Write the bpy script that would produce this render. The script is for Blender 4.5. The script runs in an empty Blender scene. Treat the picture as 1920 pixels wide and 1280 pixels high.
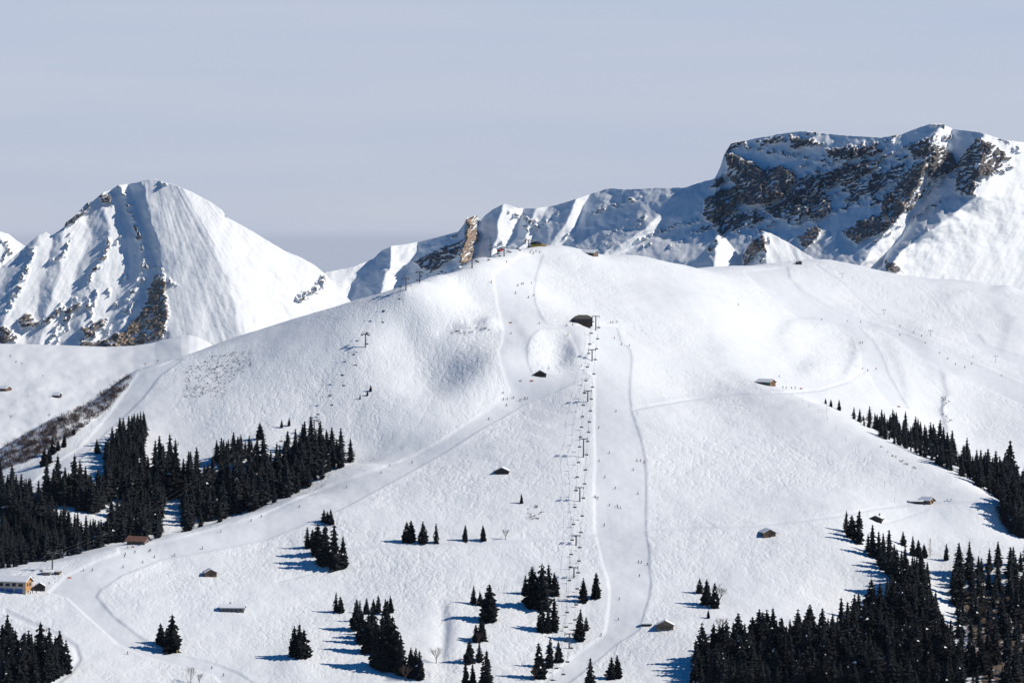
import bpy, bmesh, math, random
import numpy as np
from mathutils import Vector, Matrix

# ------------------------------------------------------------------ camera, sky, sun, exposure
FPX = 7200.0            # focal length in pixels of a 1920 wide frame (135 mm lens)
VH = 430.0              # image row of the true horizon
CZ = 400.0              # height of the view point above the valley floor
scene = bpy.context.scene
cam_data = bpy.data.cameras.new('camera')
cam_data.sensor_width = 36.0
cam_data.lens = 36.0 * FPX / 1920.0
cam_data.shift_y = -(640.0 - VH) / 1920.0
cam_data.clip_start = 1.0
cam_data.clip_end = 60000.0
cam = bpy.data.objects.new('camera', cam_data)
cam.location = (0, 0, CZ)
cam.rotation_euler = (math.radians(90), 0, 0)
scene.collection.objects.link(cam)
scene.camera = cam

SUN_EL = math.radians(37.0)
SUN_B = math.radians(4.0)                 # sun swings this far from due right towards the viewer
sun_vec = Vector((math.cos(SUN_EL) * math.cos(SUN_B), -math.cos(SUN_EL) * math.sin(SUN_B), math.sin(SUN_EL)))
world = bpy.data.worlds.new('World')
scene.world = world
world.use_nodes = True
wn = world.node_tree.nodes
wl = world.node_tree.links
for n in list(wn):
    wn.remove(n)
w_out = wn.new('ShaderNodeOutputWorld')
w_bg = wn.new('ShaderNodeBackground')
w_sky = wn.new('ShaderNodeTexSky')
w_sky.sky_type = 'NISHITA'
w_sky.sun_disc = False
w_sky.sun_elevation = SUN_EL
w_sky.sun_rotation = math.atan2(sun_vec.x, sun_vec.y)
w_sky.altitude = 1800
w_sky.air_density = 1.0
w_sky.dust_density = 0.3
w_sky.ozone_density = 2.0
SKY_STRENGTH = 0.069
HAZE_A = (0.51, 0.57, 0.725)
HAZE_B = (0.56, 0.605, 0.725)
HAZE_LOW = (0.44, 0.49, 0.64)
w_bg.inputs['Strength'].default_value = SKY_STRENGTH
# pale haze low over the horizon thinning upwards, with faint flat cloud banks in it
w_tc = wn.new('ShaderNodeTexCoord')
w_sep = wn.new('ShaderNodeSeparateXYZ')
w_map = wn.new('ShaderNodeMapping')
w_map.inputs['Scale'].default_value = (3.0, 3.0, 34.0)
w_noise = wn.new('ShaderNodeTexNoise')
w_noise.inputs['Scale'].default_value = 2.0
w_noise.inputs['Detail'].default_value = 4
w_el = wn.new('ShaderNodeMapRange')
w_el.interpolation_type = 'SMOOTHSTEP'
w_el.inputs['From Min'].default_value = 0.055
w_el.inputs['From Max'].default_value = 0.11
w_el.inputs['To Min'].default_value = 0.93
w_el.inputs['To Max'].default_value = 0.0
w_cl = wn.new('ShaderNodeValToRGB')
w_cl.color_ramp.elements[0].position = 0.36
w_cl.color_ramp.elements[0].color = (HAZE_A[0], HAZE_A[1], HAZE_A[2], 1)
w_cl.color_ramp.elements[1].position = 0.66
w_cl.color_ramp.elements[1].color = (HAZE_B[0], HAZE_B[1], HAZE_B[2], 1)
w_sc = wn.new('ShaderNodeVectorMath'); w_sc.operation = 'SCALE'
w_sc.inputs['Scale'].default_value = 1.0 / SKY_STRENGTH
w_mix = wn.new('ShaderNodeMix')
w_mix.data_type = 'RGBA'
wl.new(w_tc.outputs['Generated'], w_map.inputs['Vector'])
wl.new(w_tc.outputs['Generated'], w_sep.inputs['Vector'])
wl.new(w_sep.outputs['Z'], w_el.inputs['Value'])
wl.new(w_map.outputs['Vector'], w_noise.inputs['Vector'])
wl.new(w_noise.outputs['Fac'], w_cl.inputs['Fac'])
w_low = wn.new('ShaderNodeMapRange')
w_low.interpolation_type = 'SMOOTHSTEP'
w_low.inputs['From Min'].default_value = -0.0035
w_low.inputs['From Max'].default_value = 0.0005
w_low.inputs['To Min'].default_value = 1.0
w_low.inputs['To Max'].default_value = 0.0
w_lmix = wn.new('ShaderNodeMix')
w_lmix.data_type = 'RGBA'
w_lmix.inputs['B'].default_value = (HAZE_LOW[0], HAZE_LOW[1], HAZE_LOW[2], 1)
wl.new(w_sep.outputs['Z'], w_low.inputs['Value'])
wl.new(w_low.outputs['Result'], w_lmix.inputs['Factor'])
wl.new(w_cl.outputs['Color'], w_lmix.inputs['A'])
wl.new(w_lmix.outputs['Result'], w_sc.inputs[0])
wl.new(w_el.outputs['Result'], w_mix.inputs['Factor'])
w_hs = wn.new('ShaderNodeHueSaturation')
w_hs.inputs['Saturation'].default_value = 2.4
wl.new(w_sky.outputs['Color'], w_hs.inputs['Color'])
wl.new(w_hs.outputs['Color'], w_mix.inputs['A'])
wl.new(w_sc.outputs['Vector'], w_mix.inputs['B'])
wl.new(w_mix.outputs['Result'], w_bg.inputs['Color'])
wl.new(w_bg.outputs['Background'], w_out.inputs['Surface'])

sun_data = bpy.data.lights.new('sun', 'SUN')
sun_data.energy = 4.5
sun_data.angle = math.radians(0.5)
sun_data.color = (1.0, 0.895, 0.755)
sun = bpy.data.objects.new('sun', sun_data)
sun.rotation_euler = sun_vec.to_track_quat('Z', 'Y').to_euler()
sun.location = (1500, 0, 2000)
scene.collection.objects.link(sun)

scene.view_settings.view_transform = 'Standard'
scene.view_settings.look = 'None'
scene.view_settings.exposure = 0.0
scene.view_settings.gamma = 1.0
scene.cycles.max_bounces = 6
scene.cycles.diffuse_bounces = 3

# ------------------------------------------------------------------ helpers
rng = np.random.default_rng(7)
random.seed(7)
COL = scene.collection

def tag(o, label=None, cat=None, group=None, kind=None):
    if label: o['label'] = label
    if cat: o['category'] = cat
    if group: o['group'] = group
    if kind: o['kind'] = kind
    return o

def link_mesh(name, me, parent=None, loc=None):
    o = bpy.data.objects.new(name, me)
    COL.objects.link(o)
    if parent is not None: o.parent = parent
    if loc is not None: o.location = loc
    return o

def empty(name, loc=(0, 0, 0), rz=0.0):
    o = bpy.data.objects.new(name, None)
    o.empty_display_size = 2
    COL.objects.link(o)
    o.location = loc
    o.rotation_euler = (0, 0, rz)
    return o

def np_mesh(name, verts, quads, smooth=True):
    """grid sized meshes straight from numpy arrays"""
    me = bpy.data.meshes.new(name)
    nv, nf = len(verts), len(quads)
    k = quads.shape[1]
    me.vertices.add(nv)
    me.vertices.foreach_set('co', np.ascontiguousarray(verts, dtype=np.float32).ravel())
    me.loops.add(nf * k)
    me.loops.foreach_set('vertex_index', np.ascontiguousarray(quads, dtype=np.int32).ravel())
    me.polygons.add(nf)
    me.polygons.foreach_set('loop_start', np.arange(0, nf * k, k, dtype=np.int32))
    me.polygons.foreach_set('use_smooth', np.full(nf, smooth, dtype=bool))
    me.update(calc_edges=True)
    return me

def grid_quads(nr, nc):
    i = np.arange(nr * nc).reshape(nr, nc)
    return np.stack([i[:-1, :-1], i[:-1, 1:], i[1:, 1:], i[1:, :-1]], axis=-1).reshape(-1, 4)

def set_attr(me, name, vals):
    at = me.attributes.new(name, 'FLOAT', 'POINT')
    at.data.foreach_set('value', np.ascontiguousarray(vals, dtype=np.float32).ravel())

class MB:
    """collects simple shapes into one mesh"""
    def __init__(self):
        self.v, self.f, self.m = [], [], []
    def poly(self, pts, mi=0):
        b = len(self.v)
        self.v += [tuple(p) for p in pts]
        self.f.append(tuple(range(b, b + len(pts)))); self.m.append(mi)
        return self
    def box(self, x0, x1, y0, y1, z0, z1, mi=0):
        b = len(self.v)
        self.v += [(x0, y0, z0), (x1, y0, z0), (x1, y1, z0), (x0, y1, z0), (x0, y0, z1), (x1, y0, z1), (x1, y1, z1), (x0, y1, z1)]
        for q in ((0, 3, 2, 1), (4, 5, 6, 7), (0, 1, 5, 4), (1, 2, 6, 5), (2, 3, 7, 6), (3, 0, 4, 7)):
            self.f.append(tuple(b + i for i in q)); self.m.append(mi)
        return self
    def prism(self, poly, axis, a0, a1, mi=0):
        """extrude a 2-D polygon along axis ('x' or 'y')"""
        b = len(self.v); n = len(poly)
        for a in (a0, a1):
            for p, q in poly:
                self.v.append((a, p, q) if axis == 'x' else (p, a, q))
        self.f.append(tuple(range(b, b + n))); self.m.append(mi)
        self.f.append(tuple(range(b + 2 * n - 1, b + n - 1, -1))); self.m.append(mi)
        for i in range(n):
            j = (i + 1) % n
            self.f.append((b + i, b + n + i, b + n + j, b + j)); self.m.append(mi)
        return self
    def tube(self, p0, p1, r0, r1=None, n=6, mi=0, cap=True):
        if r1 is None: r1 = r0
        p0 = Vector(p0); p1 = Vector(p1)
        d = (p1 - p0)
        if d.length < 1e-6: return self
        d.normalize()
        a = Vector((0, 0, 1)) if abs(d.z) < 0.9 else Vector((1, 0, 0))
        s = d.cross(a).normalized(); t = d.cross(s)
        b = len(self.v)
        for p, r in ((p0, r0), (p1, r1)):
            for i in range(n):
                w = 2 * math.pi * i / n
                self.v.append(tuple(p + s * (r * math.cos(w)) + t * (r * math.sin(w))))
        for i in range(n):
            j = (i + 1) % n
            self.f.append((b + i, b + j, b + n + j, b + n + i)); self.m.append(mi)
        if cap:
            self.f.append(tuple(b + i for i in range(n))[::-1]); self.m.append(mi)
            self.f.append(tuple(b + n + i for i in range(n))); self.m.append(mi)
        return self
    def mesh(self, name, mats, smooth=False):
        me = bpy.data.meshes.new(name)
        me.from_pydata(self.v, [], self.f)
        for m in (mats if isinstance(mats, (list, tuple)) else [mats]):
            me.materials.append(m)
        me.polygons.foreach_set('material_index', np.array(self.m, dtype=np.int32))
        if smooth:
            me.polygons.foreach_set('use_smooth', np.ones(len(self.f), dtype=bool))
        bm = bmesh.new(); bm.from_mesh(me)
        bmesh.ops.recalc_face_normals(bm, faces=bm.faces)
        bm.to_mesh(me); bm.free()
        me.update()
        return me
    def build(self, name, mats, parent=None, smooth=False, loc=None):
        return link_mesh(name, self.mesh(name, mats, smooth), parent, loc)

def copy_tree(o, parent=None):
    c = o.copy()
    COL.objects.link(c)
    c.parent = parent
    for ch in list(o.children):
        copy_tree(ch, c)
    return c

def drop_tree(o):
    for ch in list(o.children):
        drop_tree(ch)
    bpy.data.objects.remove(o)

# gradient noise --------------------------------------------------
_tab = np.random.default_rng(3)
_PERM = np.concatenate([_tab.permutation(1024), _tab.permutation(1024)]).astype(np.int32)
_ang = _tab.uniform(0, 2 * math.pi, 2048)
_GX = np.cos(_ang).astype(np.float32); _GY = np.sin(_ang).astype(np.float32)

def perlin(x, y, seed=0):
    x = np.asarray(x, dtype=np.float32) + np.float32(seed * 7.31 % 91); y = np.asarray(y, dtype=np.float32) + np.float32(seed * 3.77 % 83)
    fx0 = np.floor(x); fy0 = np.floor(y)
    fx = x - fx0; fy = y - fy0
    ix = fx0.astype(np.int32); iy = fy0.astype(np.int32) + seed * 57
    u = fx * fx * fx * (fx * (fx * 6 - 15) + 10)
    v = fy * fy * fy * (fy * (fy * 6 - 15) + 10)
    r0 = _PERM[iy & 1023]; r1 = _PERM[(iy + 1) & 1023]
    def g(r, dx, dy):
        h = _PERM[(ix + dx + r) & 1023]
        return _GX[h] * (fx - dx) + _GY[h] * (fy - dy)
    a = g(r0, 0, 0); a += u * (g(r0, 1, 0) - a)
    c = g(r1, 0, 1); c += u * (g(r1, 1, 1) - c)
    return a + v * (c - a)

def fbm(x, y, octaves=4, seed=0, gain=0.5, lac=2.03):
    s = np.zeros(np.shape(x), dtype=np.float32); amp = 1.0
    for o in range(octaves):
        s += amp * perlin(x, y, seed + o * 17)
        x = x * lac + 3.7; y = y * lac - 1.3; amp *= gain
    return s

def ridged(x, y, octaves=4, seed=0, gain=0.5):
    s = np.zeros(np.shape(x), dtype=np.float32); amp = 1.0
    for o in range(octaves):
        s += amp * (1 - 2.2 * np.abs(perlin(x, y, seed + o * 31)))
        x = x * 2.07 + 1.1; y = y * 2.07 + 5.2; amp *= gain
    return s

def sstep(a, b, x):
    t = np.clip((x - a) / (b - a), 0, 1)
    return t * t * (3 - 2 * t)

def in_poly(u, v, poly):
    inside = np.zeros(u.shape, dtype=bool)
    n = len(poly)
    for i in range(n):
        x0, y0 = poly[i]; x1, y1 = poly[(i + 1) % n]
        if y0 == y1: continue
        c = ((y0 > v) != (y1 > v)) & (u < (x1 - x0) * (v - y0) / (y1 - y0) + x0)
        inside ^= c
    return inside

def poly_dist(u, v, pts, closed=False):
    """distance from every (u,v) to a polyline"""
    d = np.full(u.shape, 1e9)
    n = len(pts)
    for i in range(n if closed else n - 1):
        x0, y0 = pts[i]; x1, y1 = pts[(i + 1) % n]
        dx, dy = x1 - x0, y1 - y0
        L = dx * dx + dy * dy + 1e-9
        t = np.clip(((u - x0) * dx + (v - y0) * dy) / L, 0, 1)
        d = np.minimum(d, np.hypot(u - x0 - t * dx, v - y0 - t * dy))
    return d

def world_pt(u, v, D):
    return ((u - 960.0) / FPX * D, D, CZ + (VH - v) / FPX * D)

def tps_fit(pts, lam=1e-3):
    pts = np.array(pts, dtype=np.float64)
    xy = pts[:, :2] / 100.0; z = pts[:, 2]
    n = len(pts)
    r2 = ((xy[:, None] - xy[None]) ** 2).sum(-1)
    K = 0.5 * r2 * np.log(r2 + 1e-12) + lam * np.eye(n)
    Pm = np.hstack([np.ones((n, 1)), xy])
    A = np.zeros((n + 3, n + 3)); A[:n, :n] = K; A[:n, n:] = Pm; A[n:, :n] = Pm.T
    w = np.linalg.solve(A, np.concatenate([z, np.zeros(3)]))
    return xy, w

def tps_eval(fit, x, y):
    xy, w = fit
    shp = x.shape
    X = (x / 100.0).ravel(); Y = (y / 100.0).ravel()
    out = w[-3] + w[-2] * X + w[-1] * Y
    for i in range(len(xy)):
        r2 = (X - xy[i, 0]) ** 2 + (Y - xy[i, 1]) ** 2 + 1e-12
        out += w[i] * 0.5 * r2 * np.log(r2)
    return out.reshape(shp)

# ------------------------------------------------------------------ materials
def new_mat(name):
    m = bpy.data.materials.new(name)
    m.use_nodes = True
    nt = m.node_tree
    b = nt.nodes['Principled BSDF']
    return m, nt, b

def simple_mat(name, col, rough=0.7, noise=0.25, scale=3.0, metal=0.0, bump=0.0):
    m, nt, b = new_mat(name)
    tc = nt.nodes.new('ShaderNodeTexCoord')
    no = nt.nodes.new('ShaderNodeTexNoise')
    no.inputs['Scale'].default_value = scale
    no.inputs['Detail'].default_value = 4
    nt.links.new(tc.outputs['Object'], no.inputs['Vector'])
    mr = nt.nodes.new('ShaderNodeMapRange')
    mr.inputs['From Min'].default_value = 0.3; mr.inputs['From Max'].default_value = 0.7
    mr.inputs['To Min'].default_value = 1 - noise; mr.inputs['To Max'].default_value = 1 + noise
    nt.links.new(no.outputs['Fac'], mr.inputs['Value'])
    mx = nt.nodes.new('ShaderNodeMix'); mx.data_type = 'RGBA'; mx.blend_type = 'MULTIPLY'
    mx.inputs['Factor'].default_value = 1.0
    mx.inputs['A'].default_value = (*col, 1)
    nt.links.new(mr.outputs['Result'], mx.inputs['B'])
    nt.links.new(mx.outputs['Result'], b.inputs['Base Color'])
    b.inputs['Roughness'].default_value = rough
    b.inputs['Metallic'].default_value = metal
    b.inputs['Specular IOR Level'].default_value = 0.25
    if bump:
        bp = nt.nodes.new('ShaderNodeBump'); bp.inputs['Strength'].default_value = bump
        nt.links.new(no.outputs['Fac'], bp.inputs['Height'])
        nt.links.new(bp.outputs['Normal'], b.inputs['Normal'])
    return m

SNOW_COL = (0.86, 0.875, 0.905)

def piste_snow_mat():
    """hill snow: groomed runs (attribute piste), ploughed off-piste snow, brown turf and rock where attribute bare"""
    m, nt, b = new_mat('hill_snow')
    N, L = nt.nodes, nt.links
    tc = N.new('ShaderNodeTexCoord')
    a1 = N.new('ShaderNodeAttribute'); a1.attribute_name = 'piste'
    a2 = N.new('ShaderNodeAttribute'); a2.attribute_name = 'bare'
    n1 = N.new('ShaderNodeTexNoise'); n1.inputs['Scale'].default_value = 0.55; n1.inputs['Detail'].default_value = 4; n1.inputs['Roughness'].default_value = 0.62
    n2 = N.new('ShaderNodeTexNoise'); n2.inputs['Scale'].default_value = 0.02; n2.inputs['Detail'].default_value = 5
    n3 = N.new('ShaderNodeTexNoise'); n3.inputs['Scale'].default_value = 0.25; n3.inputs['Detail'].default_value = 6
    for n in (n1, n2, n3): L.new(tc.outputs['Object'], n.inputs['Vector'])
    c_off = N.new('ShaderNodeMix'); c_off.data_type = 'RGBA'
    c_off.inputs['A'].default_value = (0.76, 0.825, 0.90, 1); c_off.inputs['B'].default_value = (0.83, 0.875, 0.925, 1)
    L.new(n2.outputs['Fac'], c_off.inputs['Factor'])
    c_p = N.new('ShaderNodeMix'); c_p.data_type = 'RGBA'
    c_p.inputs['A'].default_value = (0.71, 0.77, 0.85, 1); c_p.inputs['B'].default_value = (0.755, 0.805, 0.868, 1)
    L.new(n2.outputs['Fac'], c_p.inputs['Factor'])
    mx = N.new('ShaderNodeMix'); mx.data_type = 'RGBA'
    L.new(a1.outputs['Fac'], mx.inputs['Factor']); L.new(c_off.outputs['Result'], mx.inputs['A']); L.new(c_p.outputs['Result'], mx.inputs['B'])
    rk = N.new('ShaderNodeValToRGB')
    rk.color_ramp.elements[0].position = 0.3; rk.color_ramp.elements[0].color = (0.045, 0.034, 0.026, 1)
    rk.color_ramp.elements[1].position = 0.7; rk.color_ramp.elements[1].color = (0.19, 0.145, 0.11, 1)
    L.new(n3.outputs['Fac'], rk.inputs['Fac'])
    th = N.new('ShaderNodeMath'); th.operation = 'ADD'
    L.new(a2.outputs['Fac'], th.inputs[0]); L.new(n3.outputs['Fac'], th.inputs[1])
    ms = N.new('ShaderNodeMapRange'); ms.inputs['From Min'].default_value = 0.98; ms.inputs['From Max'].default_value = 1.06
    L.new(th.outputs[0], ms.inputs['Value'])
    mb = N.new('ShaderNodeMix'); mb.data_type = 'RGBA'
    L.new(ms.outputs['Result'], mb.inputs['Factor']); L.new(mx.outputs['Result'], mb.inputs['A']); L.new(rk.outputs['Color'], mb.inputs['B'])
    L.new(mb.outputs['Result'], b.inputs['Base Color'])
    a3 = N.new('ShaderNodeAttribute'); a3.attribute_name = 'tracked'
    inv = N.new('ShaderNodeMapRange'); inv.inputs['To Min'].default_value = 0.05; inv.inputs['To Max'].default_value = 0.33
    L.new(a3.outputs['Fac'], inv.inputs['Value'])
    dn = N.new('ShaderNodeTexNoise'); dn.inputs['Scale'].default_value = 0.22; dn.inputs['Detail'].default_value = 2
    L.new(tc.outputs['Object'], dn.inputs['Vector'])
    hs = []
    for sc, off_v in ((0.10, 0.0), (0.16, 37.0), (0.23, 91.0)):
        mpv = N.new('ShaderNodeVectorMath'); mpv.operation = 'MULTIPLY_ADD'
        L.new(dn.outputs['Color'], mpv.inputs[0]); mpv.inputs[1].default_value = (3.0, 3.0, 0.0); 
        ad = N.new('ShaderNodeVectorMath'); ad.operation = 'MULTIPLY_ADD'
        L.new(tc.outputs['Object'], ad.inputs[0]); ad.inputs[1].default_value = (1.0, 0.8, 0.0); ad.inputs[2].default_value = (off_v, off_v, 0)
        L.new(ad.outputs['Vector'], mpv.inputs[2])
        nn = N.new('ShaderNodeTexNoise'); nn.inputs['Scale'].default_value = sc; nn.inputs['Detail'].default_value = 1.0
        L.new(mpv.outputs['Vector'], nn.inputs['Vector'])
        wv_ = N.new('ShaderNodeMath'); wv_.operation = 'MULTIPLY'; wv_.inputs[1].default_value = 42.0
        L.new(nn.outputs['Fac'], wv_.inputs[0])
        sn_ = N.new('ShaderNodeMath'); sn_.operation = 'SINE'; L.new(wv_.outputs[0], sn_.inputs[0])
        pw = N.new('ShaderNodeMapRange'); pw.inputs['From Min'].default_value = 0.45; pw.inputs['From Max'].default_value = 1.0
        pw.inputs['To Max'].default_value = 0.5
        L.new(sn_.outputs[0], pw.inputs['Value']); hs.append(pw.outputs['Result'])
    tot = hs[0]
    for h_ in hs[1:]:
        a_ = N.new('ShaderNodeMath'); a_.operation = 'ADD'; L.new(tot, a_.inputs[0]); L.new(h_, a_.inputs[1]); tot = a_.outputs[0]
    sb_ = N.new('ShaderNodeMath'); sb_.operation = 'SUBTRACT'; L.new(n1.outputs['Fac'], sb_.inputs[0]); L.new(tot, sb_.inputs[1])
    bp = N.new('ShaderNodeBump'); bp.inputs['Distance'].default_value = 0.45
    L.new(inv.outputs['Result'], bp.inputs['Strength']); L.new(sb_.outputs[0], bp.inputs['Height'])
    L.new(bp.outputs['Normal'], b.inputs['Normal'])
    b.inputs['Roughness'].default_value = 0.65
    b.inputs['Specular IOR Level'].default_value = 0.15
    return m

def mountain_mat():
    m, nt, b = new_mat('mountain_snow_and_rock')
    N, L = nt.nodes, nt.links
    tc = N.new('ShaderNodeTexCoord')
    at = N.new('ShaderNodeAttribute'); at.attribute_name = 'rock'
    wm = N.new('ShaderNodeAttribute'); wm.attribute_name = 'warm'
    n1 = N.new('ShaderNodeTexNoise'); n1.inputs['Scale'].default_value = 0.05; n1.inputs['Detail'].default_value = 8; n1.inputs['Roughness'].default_value = 0.68
    n2 = N.new('ShaderNodeTexNoise'); n2.inputs['Scale'].default_value = 0.02; n2.inputs['Detail'].default_value = 6
    mr_ = N.new('ShaderNodeMapping'); mr_.inputs['Rotation'].default_value = (0, math.radians(31), 0)
    mp = N.new('ShaderNodeMapping'); mp.inputs['Scale'].default_value = (0.55, 0.8, 2.4)
    L.new(tc.outputs['Object'], mr_.inputs['Vector']); L.new(mr_.outputs['Vector'], mp.inputs['Vector'])
    L.new(mp.outputs['Vector'], n1.inputs['Vector']); L.new(tc.outputs['Object'], n2.inputs['Vector'])
    rk = N.new('ShaderNodeValToRGB')
    e = rk.color_ramp.elements
    e[0].position = 0.25; e[0].color = (0.062, 0.072, 0.092, 1)
    e[1].position = 0.75; e[1].color = (0.185, 0.188, 0.205, 1)
    L.new(n1.outputs['Fac'], rk.inputs['Fac'])
    rw = N.new('ShaderNodeValToRGB')
    e = rw.color_ramp.elements
    e[0].position = 0.3; e[0].color = (0.23, 0.20, 0.185, 1)
    e[1].position = 0.7; e[1].color = (0.46, 0.345, 0.25, 1)
    L.new(n2.outputs['Fac'], rw.inputs['Fac'])
    rr = N.new('ShaderNodeMix'); rr.data_type = 'RGBA'
    L.new(wm.outputs['Fac'], rr.inputs['Factor']); L.new(rk.outputs['Color'], rr.inputs['A']); L.new(rw.outputs['Color'], rr.inputs['B'])
    th = N.new('ShaderNodeMath'); th.operation = 'ADD'
    L.new(at.outputs['Fac'], th.inputs[0]); L.new(n1.outputs['Fac'], th.inputs[1])
    ms = N.new('ShaderNodeMapRange'); ms.inputs['From Min'].default_value = 0.95; ms.inputs['From Max'].default_value = 1.08
    L.new(th.outputs[0], ms.inputs['Value'])
    mb = N.new('ShaderNodeMix'); mb.data_type = 'RGBA'
    mb.inputs['A'].default_value = (0.82, 0.87, 0.925, 1)
    L.new(ms.outputs['Result'], mb.inputs['Factor']); L.new(rr.outputs['Result'], mb.inputs['B'])
    L.new(mb.outputs['Result'], b.inputs['Base Color'])
    st = N.new('ShaderNodeMapRange'); st.inputs['To Min'].default_value = 0.12; st.inputs['To Max'].default_value = 0.6
    L.new(ms.outputs['Result'], st.inputs['Value'])
    bp = N.new('ShaderNodeBump'); bp.inputs['Distance'].default_value = 6.0
    L.new(st.outputs['Result'], bp.inputs['Strength']); L.new(n1.outputs['Fac'], bp.inputs['Height'])
    L.new(bp.outputs['Normal'], b.inputs['Normal'])
    b.inputs['Roughness'].default_value = 0.75
    b.inputs['Specular IOR Level'].default_value = 0.1
    return m

M = {}
M['hill'] = piste_snow_mat()
M['mountain'] = mountain_mat()
def valley_mat():
    m, nt, b = new_mat('wooded_snow_valley')
    tc = nt.nodes.new('ShaderNodeTexCoord'); no = nt.nodes.new('ShaderNodeTexNoise')
    no.inputs['Scale'].default_value = 0.004; no.inputs['Detail'].default_value = 8; no.inputs['Roughness'].default_value = 0.65
    nt.links.new(tc.outputs['Object'], no.inputs['Vector'])
    rp = nt.nodes.new('ShaderNodeValToRGB')
    rp.color_ramp.elements[0].position = 0.53; rp.color_ramp.elements[0].color = (0.03, 0.04, 0.035, 1)
    rp.color_ramp.elements[1].position = 0.56; rp.color_ramp.elements[1].color = (0.84, 0.86, 0.89, 1)
    nt.links.new(no.outputs['Fac'], rp.inputs['Fac']); nt.links.new(rp.outputs['Color'], b.inputs['Base Color'])
    b.inputs['Roughness'].default_value = 0.8
    return m
M['valley'] = valley_mat()
M['snow'] = simple_mat('snow', (0.80, 0.85, 0.91), 0.7, 0.04, 0.6)

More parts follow.
